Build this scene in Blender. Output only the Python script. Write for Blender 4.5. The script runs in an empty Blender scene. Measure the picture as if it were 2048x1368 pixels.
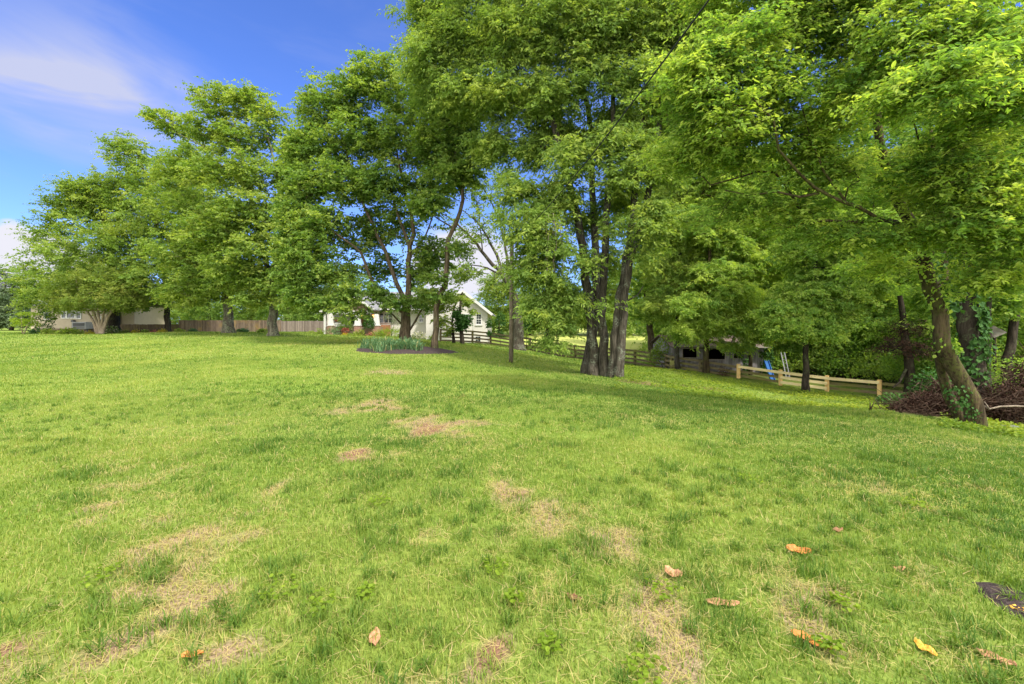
import bpy, math, random
import numpy as np
from mathutils import Vector

# ------------------------------------------------------------------ camera, sky, sun, exposure
SC = bpy.context.scene
COL = SC.collection
F, HZ, CAMZ = 910.0, 650.0, 1.5          # focal length in photo pixels, horizon row, eye height

cam = bpy.data.cameras.new("camera")
cam.sensor_width = 36.0
cam.lens = 36.0 * F / 2048.0
cam.shift_y = -(684.0 - HZ) / 2048.0
cam.clip_start = 0.05
cam.clip_end = 3000.0
camo = bpy.data.objects.new("camera", cam)
COL.objects.link(camo)
camo.location = (0, 0, CAMZ)
camo.rotation_euler = (math.pi / 2, 0, 0)
SC.camera = camo

SUN_EL = math.radians(53)
SUN_AZ = math.atan2(0.62, -0.70)        # to the left and behind the camera
sun = bpy.data.lights.new("sun", "SUN")
sun.energy = 2.8
sun.angle = math.radians(4.0)
sun.color = (1.0, 0.945, 0.85)
suno = bpy.data.objects.new("sun", sun)
COL.objects.link(suno)
tosun = Vector((math.sin(SUN_AZ) * math.cos(SUN_EL), math.cos(SUN_AZ) * math.cos(SUN_EL), math.sin(SUN_EL)))
suno.rotation_euler = tosun.to_track_quat('Z', 'Y').to_euler()
suno.location = (-30, -30, 60)

SC.view_settings.view_transform = 'Standard'
SC.view_settings.look = 'None'
SC.view_settings.exposure = 1.15
SC.view_settings.gamma = 1.0
try:
    SC.cycles.use_denoising = True
    SC.cycles.denoiser = 'OPENIMAGEDENOISE'
    SC.cycles.denoising_input_passes = 'RGB_ALBEDO_NORMAL'
    SC.cycles.max_bounces = 8
    SC.cycles.diffuse_bounces = 4
    SC.cycles.transmission_bounces = 4
    SC.cycles.glossy_bounces = 2
    SC.cycles.sample_clamp_indirect = 6.0
    SC.cycles.caustics_reflective = False
    SC.cycles.caustics_refractive = False
except Exception:
    pass

world = bpy.data.worlds.new("World")
SC.world = world
world.use_nodes = True
WN, WL = world.node_tree.nodes, world.node_tree.links
WN.clear()


def wnode(t, **kw):
    n = WN.new(t)
    for k, v in kw.items():
        setattr(n, k, v)
    return n


SKY_STR = 0.085
wout = wnode("ShaderNodeOutputWorld")
wbg = wnode("ShaderNodeBackground")
wbg.inputs["Strength"].default_value = SKY_STR
WL.new(wbg.outputs[0], wout.inputs[0])
sky = wnode("ShaderNodeTexSky", sky_type='NISHITA', sun_disc=False, sun_elevation=SUN_EL,
            sun_rotation=SUN_AZ, altitude=200.0, air_density=1.0, dust_density=0.6, ozone_density=4.0)
wtc = wnode("ShaderNodeTexCoord")


def wmath(op, a, b=None, clamp=False):
    n = wnode("ShaderNodeMath", operation=op, use_clamp=clamp)
    for i, v in enumerate((a, b)):
        if v is None:
            continue
        if isinstance(v, (int, float)):
            n.inputs[i].default_value = v
        else:
            WL.new(v, n.inputs[i])
    return n.outputs[0]


def wmap(v, a, b, c=0.0, d=1.0):
    n = wnode("ShaderNodeMapRange", interpolation_type='SMOOTHSTEP')
    WL.new(v, n.inputs[0])
    for i, x in enumerate((a, b, c, d)):
        n.inputs[i + 1].default_value = x
    return n.outputs[0]


def skydir(px, py):
    return Vector(((px - 1024) / F, 1.0, (HZ - py) / F)).normalized()


def cloud_blob(px, py, r_in, r_out, sc=(1, 1, 1)):
    """1 near the sky direction of a cloud, 0 away from it"""
    m = wnode("ShaderNodeVectorMath", operation='SUBTRACT')
    WL.new(wtc.outputs["Generated"], m.inputs[0])
    m.inputs[1].default_value = skydir(px, py)
    s = wnode("ShaderNodeVectorMath", operation='MULTIPLY')
    WL.new(m.outputs[0], s.inputs[0])
    s.inputs[1].default_value = sc
    l = wnode("ShaderNodeVectorMath", operation='LENGTH')
    WL.new(s.outputs[0], l.inputs[0])
    return wmap(l.outputs["Value"], r_out, r_in)


def wnoise(scale, detail, sc=(1, 1, 1), rot=(0, 0, 0), rough=0.55, dist=0.0):
    mp = wnode("ShaderNodeMapping")
    mp.inputs["Scale"].default_value = sc
    mp.inputs["Rotation"].default_value = rot
    WL.new(wtc.outputs["Generated"], mp.inputs[0])
    n = wnode("ShaderNodeTexNoise")
    n.inputs["Scale"].default_value = scale
    n.inputs["Detail"].default_value = detail
    n.inputs["Roughness"].default_value = rough
    n.inputs["Distortion"].default_value = dist
    WL.new(mp.outputs[0], n.inputs["Vector"])
    return n.outputs["Fac"]


cirrus_n = wmap(wnoise(2.6, 5, (1, 1, 3.2), (0.0, 0.35, 0.2), 0.55, 0.6), 0.36, 0.72)
c1 = wmath('MULTIPLY', cloud_blob(235, 205, 0.0, 0.23, (1.0, 1.0, 1.9)), wmap(cirrus_n, 0.0, 1.0, 0.45, 1.35))
c1b = wmath('MULTIPLY', cloud_blob(70, 180, 0.0, 0.24, (1.0, 1.0, 3.4)), wmap(cirrus_n, 0.0, 1.0, 0.22, 0.60))
c1c = wmath('MULTIPLY', cloud_blob(140, 40, 0.05, 0.45, (1.0, 1.0, 1.2)), wmath('MULTIPLY', cirrus_n, 0.20))
c1d = wmath('MULTIPLY', cloud_blob(610, 165, 0.01, 0.12, (1.0, 1.0, 2.6)), wmath('MULTIPLY', cirrus_n, 0.55))
veil = wmath('MULTIPLY', cirrus_n, 0.17)
cum_n = wnoise(9.0, 6, (1, 1, 1.3), (0, 0, 0), 0.6)
c2f = cloud_blob(5, 535, 0.0, 0.165, (0.75, 0.75, 1.25))
c2 = wmap(wmath('ADD', c2f, wmath('MULTIPLY', wmath('SUBTRACT', cum_n, 0.5), 0.9)), 0.40, 0.56)
c3f = cloud_blob(930, 530, 0.0, 0.20, (0.8, 0.8, 1.2))
c3 = wmap(wmath('ADD', c3f, wmath('MULTIPLY', wmath('SUBTRACT', cum_n, 0.5), 0.9)), 0.35, 0.7)
c4 = wmath('MULTIPLY', wmap(wnoise(4.0, 6, (1, 1, 2.2), (0.3, 0, 1.0), 0.6), 0.50, 0.70), 0.0)
cl = c1
for c in (c1b, c1c, c1d, veil, c4):
    cl = wmath('ADD', cl, c)
cl = wmath('MULTIPLY', cl, 0.78, True)
sepd = wnode("ShaderNodeSeparateXYZ")
WL.new(wtc.outputs["Generated"], sepd.inputs[0])
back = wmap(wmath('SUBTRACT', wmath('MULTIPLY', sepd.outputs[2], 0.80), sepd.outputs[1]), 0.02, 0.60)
fill_bank = wmap(wmath('ADD', back, wmath('MULTIPLY', wmath('SUBTRACT', wnoise(2.2, 5), 0.5), 1.3)), 0.22, 0.62)  # unseen bright cloud added behind and above the camera as fill light
fill_bank = wmath('MULTIPLY', fill_bank, back, True)
cum = wmath('MAXIMUM', c2, c3, True)
tint = wnode("ShaderNodeMix", data_type='RGBA', blend_type='MULTIPLY')
tint.inputs[0].default_value = 1.0
WL.new(sky.outputs[0], tint.inputs[6])
tint.inputs[7].default_value = (0.71, 0.89, 1.46, 1)
mixc = wnode("ShaderNodeMix", data_type='RGBA')
WL.new(cl, mixc.inputs[0])
WL.new(tint.outputs[2], mixc.inputs[6])
mixc.inputs[7].default_value = (3.15, 3.4, 4.75, 1)
mixd = wnode("ShaderNodeMix", data_type='RGBA')
WL.new(cum, mixd.inputs[0])
WL.new(mixc.outputs[2], mixd.inputs[6])
mixd.inputs[7].default_value = (4.6, 4.6, 5.1, 1)
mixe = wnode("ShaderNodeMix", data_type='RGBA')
WL.new(fill_bank, mixe.inputs[0])
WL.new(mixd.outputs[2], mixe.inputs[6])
mixe.inputs[7].default_value = (17.2, 17.0, 16.4, 1)  # radiance of the added fill cloud, far brighter than the visible clouds
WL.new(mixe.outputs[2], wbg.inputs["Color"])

# ------------------------------------------------------------------ helpers
RNG = np.random.default_rng(7)


def P(px, py, d):
    """the point seen at photo pixel (px, py) when it stands d metres ahead"""
    return np.array([(px - 1024.0) * d / F, d, CAMZ - (py - HZ) * d / F])


def lin(r, g, b):
    f = lambda c: ((c / 255 + 0.055) / 1.055) ** 2.4 if c > 10 else c / 255 / 12.92
    return (f(r), f(g), f(b), 1.0)


def _hash(ix, iy, seed):
    h = (ix.astype(np.int64) * 374761393 + iy.astype(np.int64) * 668265263 + seed * 1442695041) & 0x7FFFFFFF
    h = ((h ^ (h >> 13)) * 1274126177) & 0x7FFFFFFF
    return ((h ^ (h >> 16)) & 0xFFFF) / 65535.0


def vnoise(x, y, seed=0):
    ix, iy = np.floor(x), np.floor(y)
    fx, fy = x - ix, y - iy
    fx, fy = fx * fx * (3 - 2 * fx), fy * fy * (3 - 2 * fy)
    a, b = _hash(ix, iy, seed), _hash(ix + 1, iy, seed)
    c, d = _hash(ix, iy + 1, seed), _hash(ix + 1, iy + 1, seed)
    return (a * (1 - fx) + b * fx) * (1 - fy) + (c * (1 - fx) + d * fx) * fy


def fbm(x, y, sc, seed=0, octv=3):
    v, amp, tot = 0, 1.0, 0
    for i in range(octv):
        v = v + amp * vnoise(x * sc + 17.3 * i, y * sc + 5.1 * i, seed + i)
        tot += amp
        amp *= 0.5
        sc *= 2.07
    return v / tot


def norm(v):
    return v / np.maximum(np.linalg.norm(v, axis=-1, keepdims=True), 1e-9)


def origin_of(o):
    p = np.zeros(3)
    while o is not None:
        p += np.array(o.location)
        o = o.parent
    return p


def tag(o, label=None, cat=None, group=None, kind=None):
    if label:
        o['label'] = label
    if cat:
        o['category'] = cat
    if group:
        o['group'] = group
    if kind:
        o['kind'] = kind
    return o


def thing(name, loc, label, cat, group=None):
    o = bpy.data.objects.new(name, None)
    o.empty_display_size = 0.3
    COL.objects.link(o)
    o.location = tuple(float(v) for v in loc)
    return tag(o, label, cat, group)


def mesh_np(name, verts, loops, sizes, mat, parent=None, loc=None, smooth=False, fattr=None, fcol=None):
    """link ONE mesh object from numpy arrays given in world coordinates"""
    me = bpy.data.meshes.new(name)
    verts = np.asarray(verts, dtype=np.float32)
    loops = np.asarray(loops, dtype=np.int32).ravel()
    sizes = np.asarray(sizes, dtype=np.int32)
    o = bpy.data.objects.new(name, me)
    base = np.zeros(3)
    if loc is not None:
        o.location = tuple(float(v) for v in loc)
        base = base + np.asarray(loc, dtype=float)
    if parent is not None:
        o.parent = parent
        base = base + origin_of(parent)
    verts = verts - base.astype(np.float32)
    me.vertices.add(len(verts))
    me.vertices.foreach_set("co", verts.ravel())
    me.loops.add(len(loops))
    me.loops.foreach_set("vertex_index", loops)
    me.polygons.add(len(sizes))
    starts = np.concatenate(([0], np.cumsum(sizes)[:-1])).astype(np.int32)
    me.polygons.foreach_set("loop_start", starts)
    me.polygons.foreach_set("use_smooth", np.full(len(sizes), smooth, dtype=bool))
    if fattr is not None:
        a = me.attributes.new("tint", 'FLOAT', 'FACE')
        a.data.foreach_set("value", np.asarray(fattr, dtype=np.float32))
    me.update(calc_edges=True)
    me.materials.append(mat)
    COL.objects.link(o)
    return o


class MB:
    """collects boxes, tubes and polygons in world coordinates, built as one mesh"""

    def __init__(self):
        self.v, self.f = [], []

    def add(self, vs, fs):
        n = len(self.v)
        self.v.extend([tuple(float(c) for c in v) for v in vs])
        self.f.extend([tuple(n + i for i in f) for f in fs])
        return self

    def box(self, x0, x1, y0, y1, z0, z1, rotz=0.0, pivot=None):
        vs = [(x, y, z) for z in (z0, z1) for y in (y0, y1) for x in (x0, x1)]
        if rotz:
            c, s = math.cos(rotz), math.sin(rotz)
            px, py = pivot if pivot is not None else ((x0 + x1) / 2, (y0 + y1) / 2)
            vs = [(px + (x - px) * c - (y - py) * s, py + (x - px) * s + (y - py) * c, z) for x, y, z in vs]
        return self.add(vs, [(0, 2, 3, 1), (4, 5, 7, 6), (0, 1, 5, 4), (2, 6, 7, 3), (0, 4, 6, 2), (1, 3, 7, 5)])

    def beam(self, a, b, w, h, up=(0, 0, 1)):
        """a board from a to b, w thick sideways and h high"""
        a, b = np.array(a, float), np.array(b, float)
        d = norm(b - a)
        s = norm(np.cross(d, np.array(up, float)))
        u = np.cross(s, d)
        vs = [p + s * i * w / 2 + u * j * h / 2 for p in (a, b) for i, j in ((-1, -1), (1, -1), (1, 1), (-1, 1))]
        return self.add(vs, [(3, 2, 1, 0), (4, 5, 6, 7), (0, 1, 5, 4), (1, 2, 6, 5), (2, 3, 7, 6), (3, 0, 4, 7)])

    def prism(self, poly, y0, y1):
        """polygon of (x, z) pushed from y0 to y1"""
        n = len(poly)
        vs = [(x, y0, z) for x, z in poly] + [(x, y1, z) for x, z in poly]
        fs = [tuple(range(n)), tuple(range(2 * n - 1, n - 1, -1))]
        fs += [(i + n, (i + 1) % n + n, (i + 1) % n, i) for i in range(n)]
        return self.add(vs, fs)

    def tube(self, pts, rads, n=8, cap=True):
        pts = [np.array(p, float) for p in pts]
        if not hasattr(rads, '__len__'):
            rads = [rads] * len(pts)
        vs, fs = [], []
        for i, p in enumerate(pts):
            d = norm(pts[min(i + 1, len(pts) - 1)] - pts[max(i - 1, 0)])
            ref = np.array((0, 1, 0.0)) if abs(d[1]) < 0.9 else np.array((1.0, 0, 0))
            s = norm(np.cross(d, ref))
            u = np.cross(s, d)
            for k in range(n):
                a = 2 * math.pi * k / n
                vs.append(p + (s * math.cos(a) + u * math.sin(a)) * rads[i])
        for i in range(len(pts) - 1):
            for k in range(n):
                k2 = (k + 1) % n
                fs.append((i * n + k, i * n + k2, (i + 1) * n + k2, (i + 1) * n + k))
        if cap:
            fs.append(tuple(range(n - 1, -1, -1)))
            fs.append(tuple(range((len(pts) - 1) * n, len(pts) * n)))
        return self.add(vs, fs)

    def blob(self, c, r, n=10, m=6, jit=0.0, seed=0):
        rr = random.Random(seed)
        vs, fs = [], []
        for j in range(m + 1):
            th = math.pi * j / m
            for k in range(n):
                ph = 2 * math.pi * k / n
                q = 1 + rr.uniform(-jit, jit)
                vs.append((c[0] + r[0] * q * math.sin(th) * math.cos(ph), c[1] + r[1] * q * math.sin(th) * math.sin(ph), c[2] + r[2] * q * math.cos(th)))
        for j in range(m):
            for k in range(n):
                fs.append((j * n + k, (j + 1) * n + k, (j + 1) * n + (k + 1) % n, j * n + (k + 1) % n))
        return self.add(vs, fs)

    def build(self, name, mat, parent=None, loc=None, smooth=False, bevel=0.0):
        loops = [i for f in self.f for i in f]
        o = mesh_np(name, np.array(self.v), loops, [len(f) for f in self.f], mat, parent, loc, smooth)
        if bevel:
            b = o.modifiers.new("bevel", 'BEVEL')
            b.width = bevel
            b.segments = 2
            b.limit_method = 'ANGLE'
        return o


# ------------------------------------------------------------------ materials
class NT:
    def __init__(self, name):
        self.m = bpy.data.materials.new(name)
        self.m.use_nodes = True
        self.n, self.l = self.m.node_tree.nodes, self.m.node_tree.links
        self.n.clear()
        self.out = self.n.new("ShaderNodeOutputMaterial")
        self.tc = None

    def new(self, t, **kw):
        n = self.n.new(t)
        for k, v in kw.items():
            setattr(n, k, v)
        return n

    def coord(self, sc=(1, 1, 1), rot=(0, 0, 0), kind="Object"):
        if self.tc is None:
            self.tc = self.new("ShaderNodeTexCoord")
        mp = self.new("ShaderNodeMapping")
        mp.inputs["Scale"].default_value = sc
        mp.inputs["Rotation"].default_value = rot
        self.l.new(self.tc.outputs[kind], mp.inputs[0])
        return mp.outputs[0]

    def noise(self, scale, detail=4, sc=(1, 1, 1), rough=0.55, dist=0.0, rot=(0, 0, 0)):
        t = self.new("ShaderNodeTexNoise")
        t.inputs["Scale"].default_value = scale
        t.inputs["Detail"].default_value = detail
        t.inputs["Roughness"].default_value = rough
        t.inputs["Distortion"].default_value = dist
        self.l.new(self.coord(sc, rot), t.inputs["Vector"])
        return t.outputs["Fac"]

    def ramp(self, fac, stops):
        r = self.new("ShaderNodeValToRGB")
        e = r.color_ramp.elements
        e[0].position, e[0].color = stops[0]
        e[1].position, e[1].color = stops[-1]
        for p, c in stops[1:-1]:
            q = e.new(p)
            q.color = c
        self.l.new(fac, r.inputs[0])
        return r.outputs[0]

    def mix(self, fac, a, b, blend='MIX'):
        m = self.new("ShaderNodeMix", data_type='RGBA', blend_type=blend)
        for s, v in ((0, fac), (6, a), (7, b)):
            if isinstance(v, (int, float)):
                m.inputs[s].default_value = v
            elif isinstance(v, tuple):
                m.inputs[s].default_value = v
            else:
                self.l.new(v, m.inputs[s])
        return m.outputs[2]

    def maprange(self, v, a, b, c=0.0, d=1.0):
        n = self.new("ShaderNodeMapRange", interpolation_type='SMOOTHSTEP')
        self.l.new(v, n.inputs[0])
        for i, x in enumerate((a, b, c, d)):
            n.inputs[i + 1].default_value = x
        return n.outputs[0]

    def attr(self, name="tint"):
        return self.new("ShaderNodeAttribute", attribute_name=name).outputs["Fac"]

    def bump(self, h, strength=0.3, dist=0.02):
        b = self.new("ShaderNodeBump")
        b.inputs["Strength"].default_value = strength
        b.inputs["Distance"].default_value = dist
        self.l.new(h, b.inputs["Height"])
        return b.outputs[0]

    def finish(self, col, rough=0.8, spec=0.3, bump=None, metal=0.0):
        p = self.new("ShaderNodeBsdfPrincipled")
        if isinstance(col, tuple):
            p.inputs["Base Color"].default_value = col
        else:
            self.l.new(col, p.inputs["Base Color"])
        p.inputs["Roughness"].default_value = rough
        p.inputs["Specular IOR Level"].default_value = spec
        p.inputs["Metallic"].default_value = metal
        if bump is not None:
            self.l.new(bump, p.inputs["Normal"])
        self.l.new(p.outputs[0], self.out.inputs[0])
        return self.m


def leaf_mat(name, stops, transl=0.45, rough=0.6, spec=0.12, tcol=(1.75, 1.75, 0.65, 1)):
    t = NT(name)
    col = t.ramp(t.attr(), stops)
    p = t.new("ShaderNodeBsdfPrincipled")
    t.l.new(col, p.inputs["Base Color"])
    p.inputs["Roughness"].default_value = rough
    p.inputs["Specular IOR Level"].default_value = spec
    tr = t.new("ShaderNodeBsdfTranslucent")
    t.l.new(t.mix(1.0, col, tcol, 'MULTIPLY'), tr.inputs["Color"])
    ms = t.new("ShaderNodeMixShader")
    ms.inputs[0].default_value = transl
    t.l.new(p.outputs[0], ms.inputs[1])
    t.l.new(tr.outputs[0], ms.inputs[2])
    t.l.new(ms.outputs[0], t.out.inputs[0])
    return t.m


def bark_mat(name, dark, light, lichen=None, lich_amt=0.5, scale=1.0):
    t = NT(name)
    n1 = t.noise(9.0 * scale, 6, (1, 1, 0.16), 0.65, 0.4)
    n2 = t.noise(2.2, 4)
    n3 = t.noise(26.0 * scale, 4, (1, 1, 0.10), 0.7, 0.2)
    col = t.mix(t.maprange(n3, .38, .56, .75, 0), t.ramp(n1, [(0.36, dark), (0.62, light)]), dark)
    if lichen:
        f = t.maprange(n2, 0.62 - 0.25 * lich_amt, 0.80 - 0.25 * lich_amt, 0, 0.85)
        f2 = t.maprange(t.noise(14.0, 4), 0.42, 0.6)
        mm = t.new("ShaderNodeMath", operation='MULTIPLY')
        t.l.new(f, mm.inputs[0])
        t.l.new(f2, mm.inputs[1])
        col = t.mix(mm.outputs[0], col, lichen)
    return t.finish(col, 0.92, 0.1, t.bump(n3, 1.0, 0.04))


def wood_mat(name, dark, light, green=None, grain=(1, 1, 8), gamt=0.55, plank=0.0):
    t = NT(name)
    n = t.noise(3.5, 6, grain, 0.6, 0.3)
    n2 = t.noise(1.3, 3)
    col = t.ramp(n, [(0.3, dark), (0.7, light)])
    if plank:
        sx = t.new("ShaderNodeSeparateXYZ")
        t.l.new(t.coord((1 / plank, 1, 1)), sx.inputs[0])
        fl = t.new("ShaderNodeMath", operation='FLOOR')
        t.l.new(sx.outputs[0], fl.inputs[0])
        wn = t.new("ShaderNodeTexWhiteNoise", noise_dimensions='1D')
        t.l.new(fl.outputs[0], wn.inputs["W"])
        col = t.mix(1.0, col, t.ramp(wn.outputs["Value"], [(0.0, (.52, .50, .50, 1)), (1.0, (1.0, 1.0, 1.0, 1))]), 'MULTIPLY')
    if green:
        col = t.mix(t.maprange(n2, gamt - 0.12, gamt + 0.2, 0, 0.8), col, green)
    return t.finish(col, 0.85, 0.2, t.bump(n, 0.4, 0.01))


def plain_mat(name, col, rough=0.6, spec=0.3, var=0.12, scale=6.0, metal=0.0):
    t = NT(name)
    n = t.noise(scale, 5)
    lo = tuple(c * (1 - var) for c in col[:3]) + (1,)
    hi = tuple(min(1, c * (1 + var)) for c in col[:3]) + (1,)
    return t.finish(t.ramp(n, [(0.3, lo), (0.7, hi)]), rough, spec, t.bump(n, 0.15, 0.005), metal)


G = lambda r, g, b: (r, g, b, 1.0)
M = {}
M['leaf_maple'] = leaf_mat("maple_leaf", [(0.0, G(0.087, 0.153, 0.031)), (0.5, G(0.153, 0.233, 0.043)), (1.0, G(0.262, 0.313, 0.068))])
M['leaf_dark'] = leaf_mat("shade_leaf", [(0.0, G(0.077, 0.148, 0.034)), (0.5, G(0.134, 0.217, 0.044)), (1.0, G(0.250, 0.313, 0.070))])
M['leaf_ash'] = leaf_mat("ash_leaf", [(0.0, G(0.098, 0.168, 0.038)), (0.5, G(0.170, 0.255, 0.054)), (1.0, G(0.300, 0.359, 0.075))])
M['leaf_elder'] = leaf_mat("box_elder_leaf", [(0.0, G(0.098, 0.192, 0.040)), (0.5, G(0.192, 0.305, 0.058)), (1.0, G(0.381, 0.458, 0.097))], 0.5)
M['leaf_wood'] = leaf_mat("woodland_leaf", [(0.0, G(0.099, 0.193, 0.046)), (0.5, G(0.188, 0.301, 0.064)), (1.0, G(0.367, 0.448, 0.101))], 0.5)
M['leaf_bright'] = leaf_mat("bright_leaf", [(0.0, G(.120, .190, .016)), (0.5, G(.190, .270, .026)), (1.0, G(.290, .350, .045))], 0.45)
M['leaf_ivy'] = leaf_mat("ivy_leaf", [(0.0, G(0.026, 0.074, 0.016)), (0.5, G(0.042, 0.107, 0.022)), (1.0, G(0.074, 0.155, 0.034))], 0.25, 0.6, 0.15)
M['leaf_blue'] = leaf_mat("grey_green_leaf", [(0.0, G(0.058, 0.098, 0.046)), (0.5, G(0.098, 0.143, 0.072)), (1.0, G(0.169, 0.215, 0.117))], 0.25)
M['leaf_crape'] = leaf_mat("crape_leaf", [(0.0, G(0.084, 0.138, 0.024)), (0.5, G(0.138, 0.198, 0.036)), (1.0, G(0.228, 0.246, 0.058))], 0.4)
M['leaf_hosta'] = leaf_mat("hosta_leaf", [(0.0, G(.040, .095, .045)), (0.5, G(.060, .130, .060)), (1.0, G(.110, .180, .080))], 0.3)
M['leaf_gold'] = leaf_mat("gold_leaf", [(0.0, G(.220, .220, .020)), (0.5, G(.350, .300, .030)), (1.0, G(.500, .400, .060))], 0.4)
M['leaf_red'] = leaf_mat("red_leaf", [(0.0, G(.120, .030, .030)), (0.5, G(.220, .060, .050)), (1.0, G(.330, .130, .100))], 0.3)
M['leaf_dead'] = leaf_mat("dead_leaf", [(0.0, G(0.020, 0.010, 0.007)), (0.5, G(0.050, 0.024, 0.016)), (1.0, G(0.108, 0.061, 0.040))], 0.15, 0.7, 0.15, (1.1, .9, .7, 1))
M['leaf_white'] = leaf_mat("pale_flower", [(0.0, G(.10, .16, .05)), (0.55, G(.16, .22, .08)), (0.6, G(.60, .56, .50)), (1.0, G(.75, .72, .66))], 0.3)
M['iris'] = leaf_mat("iris_leaf", [(0.0, G(0.063, 0.134, 0.061)), (0.5, G(0.103, 0.196, 0.094)), (0.9, G(0.172, 0.263, 0.127)), (1.0, G(0.437, 0.370, 0.176))], 0.3)
M['grass'] = leaf_mat("grass_blade", [(0.0, G(0.068, 0.136, 0.018)), (0.35, G(0.158, 0.230, 0.034)), (0.6, G(0.269, 0.314, 0.068)), (0.8, G(0.357, 0.328, 0.104)), (1.0, G(0.408, 0.318, 0.164))], 0.35, 0.55, 0.2)
M['cover'] = leaf_mat("ground_cover_leaf", [(0.0, G(.085, .150, .020)), (0.5, G(.160, .230, .026)), (1.0, G(.270, .300, .040))], 0.35)
M['bark_maple'] = bark_mat("maple_bark", G(.050, .042, .032), G(.215, .185, .145), G(.24, .27, .17), 0.9)
M['bark_grey'] = bark_mat("grey_bark", G(.028, .024, .018), G(.115, .100, .078), G(.20, .22, .165), 0.55)
M['bark_brown'] = bark_mat("brown_bark", G(.045, .034, .022), G(.165, .125, .080), G(.14, .16, .07), 0.5)
M['bark_dark'] = bark_mat("dark_bark", G(.020, .016, .012), G(.070, .056, .042), G(.09, .11, .05), 0.5)
M['bark_moss'] = bark_mat("mossy_bark", G(.030, .022, .014), G(.125, .090, .052), G(.085, .092, .026), 1.0)
M['bark_crape'] = bark_mat("crape_bark", G(.20, .150, .105), G(.42, .34, .26))
M['twig_dead'] = bark_mat("dead_twig", G(.035, .022, .016), G(.130, .085, .060))
M['branch_pale'] = bark_mat("weathered_branch", G(.13, .10, .075), G(.33, .27, .21))
M['pole'] = bark_mat("pole_wood", G(.095, .075, .052), G(.260, .215, .160), None, 0, 2.0)
M['fence_old'] = wood_mat("mossy_fence_wood", G(.050, .040, .026), G(.150, .118, .075), G(.135, .135, .030), (1, 1, 8), 0.56)
M['fence_mid'] = wood_mat("weathered_rail_wood", G(.120, .095, .050), G(.230, .185, .110), G(.200, .190, .045), (1, 1, 8), 0.5)
M['fence_new'] = wood_mat("new_pine", G(.78, .60, .28), G(.88, .74, .44), None)
M['fence_post'] = wood_mat("new_pine_post", G(.80, .50, .19), G(.88, .62, .28), None, (6, 6, 1))
M['priv_dark'] = wood_mat("dark_fence_plank", G(.060, .043, .028), G(.160, .115, .080), G(.12, .10, .03), (7, 7, 0.8), 0.56, plank=.151)
M['priv_mid'] = wood_mat("brown_fence_plank", G(.135, .095, .070), G(.270, .205, .165), G(.29, .19, .06), (7, 7, 0.8), 0.60, plank=.151)
M['priv_pale'] = wood_mat("pale_fence_plank", G(.24, .185, .165), G(.42, .345, .315), None, (7, 7, 0.8), plank=.151)
M['shed'] = wood_mat("grey_barn_board", G(.180, .165, .170), G(.440, .415, .425), None, (7, 7, 0.7), plank=.2)
M['shed_trim'] = wood_mat("bleached_board", G(.20, .165, .135), G(.44, .40, .36), None, (8, 1, 1))
t = NT("shed_roof_moss")
nn = t.noise(7.0, 5)
M['shed_roof'] = t.finish(t.mix(t.maprange(t.noise(1.6, 4), .5, .68), t.ramp(nn, [(.3, G(.085, .058, .052)), (.7, G(.21, .155, .140))]), G(.09, .10, .035)), .95, .1, t.bump(nn, .6, .04))
M['inside'] = plain_mat("dark_interior_board", G(.018, .015, .012), 0.95, 0.05)
t = NT("white_painted_brick")
br = t.new("ShaderNodeTexBrick")
br.inputs["Scale"].default_value = 4.2
br.inputs["Color1"].default_value = G(.52, .49, .455)
br.inputs["Color2"].default_value = G(.555, .525, .49)
br.inputs["Mortar"].default_value = G(.49, .465, .43)
br.inputs["Mortar Size"].default_value = 0.012
t.l.new(t.coord((1, 1, 1), (math.pi / 2, 0, 0)), br.inputs["Vector"])
M['white_wall'] = t.finish(t.mix(t.maprange(t.noise(1.1, 5), .4, .8, 0, .35), br.outputs["Color"], G(.52, .48, .42)), .75, .25, t.bump(br.outputs["Fac"], -.25, .01))
M['white_trim'] = plain_mat("white_trim_paint", G(.60, .59, .57), 0.5, 0.35, 0.04)
t = NT("grey_shingle")
nn = t.noise(5.0, 5, (1, 1, 1))
M['roof_grey'] = t.finish(t.ramp(nn, [(.3, G(.13, .13, .135)), (.7, G(.235, .235, .245))]), .9, .2, t.bump(nn, .4, .02))
t = NT("brown_shingle_gable")
br = t.new("ShaderNodeTexBrick")
br.inputs["Scale"].default_value = 5.0
br.inputs["Color1"].default_value = G(.23, .165, .115)
br.inputs["Color2"].default_value = G(.32, .24, .175)
br.inputs["Mortar"].default_value = G(.10, .07, .05)
br.inputs["Mortar Size"].default_value = 0.02
t.l.new(t.coord((1, 1, 1), (math.pi / 2, 0, 0)), br.inputs["Vector"])
M['gable_shingle'] = t.finish(br.outputs["Color"], .85, .2)
t = NT("red_brick")
br = t.new("ShaderNodeTexBrick")
br.inputs["Scale"].default_value = 5.0
br.inputs["Color1"].default_value = G(.26, .105, .080)
br.inputs["Color2"].default_value = G(.34, .165, .125)
br.inputs["Mortar"].default_value = G(.42, .36, .31)
br.inputs["Mortar Size"].default_value = 0.02
t.l.new(t.coord((1, 1, 1), (math.pi / 2, 0, 0)), br.inputs["Vector"])
M['brick'] = t.finish(br.outputs["Color"], .85, .2)
M['porch_wood'] = wood_mat("stained_porch_wood", G(.20, .085, .040), G(.38, .19, .10), None, (6, 6, 1))
M['beige'] = plain_mat("beige_siding", G(.36, .30, .215), 0.6, 0.3, 0.06, 2.0)
M['stone_base'] = plain_mat("foundation_block", G(.20, .15, .11), 0.9, 0.1, 0.3, 4.0)
M['glass'] = plain_mat("window_glass", G(.030, .036, .042), 0.08, 0.6, 0.2, 1.0)
M['shutter'] = plain_mat("grey_shutter", G(.15, .165, .16), 0.6)
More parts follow.
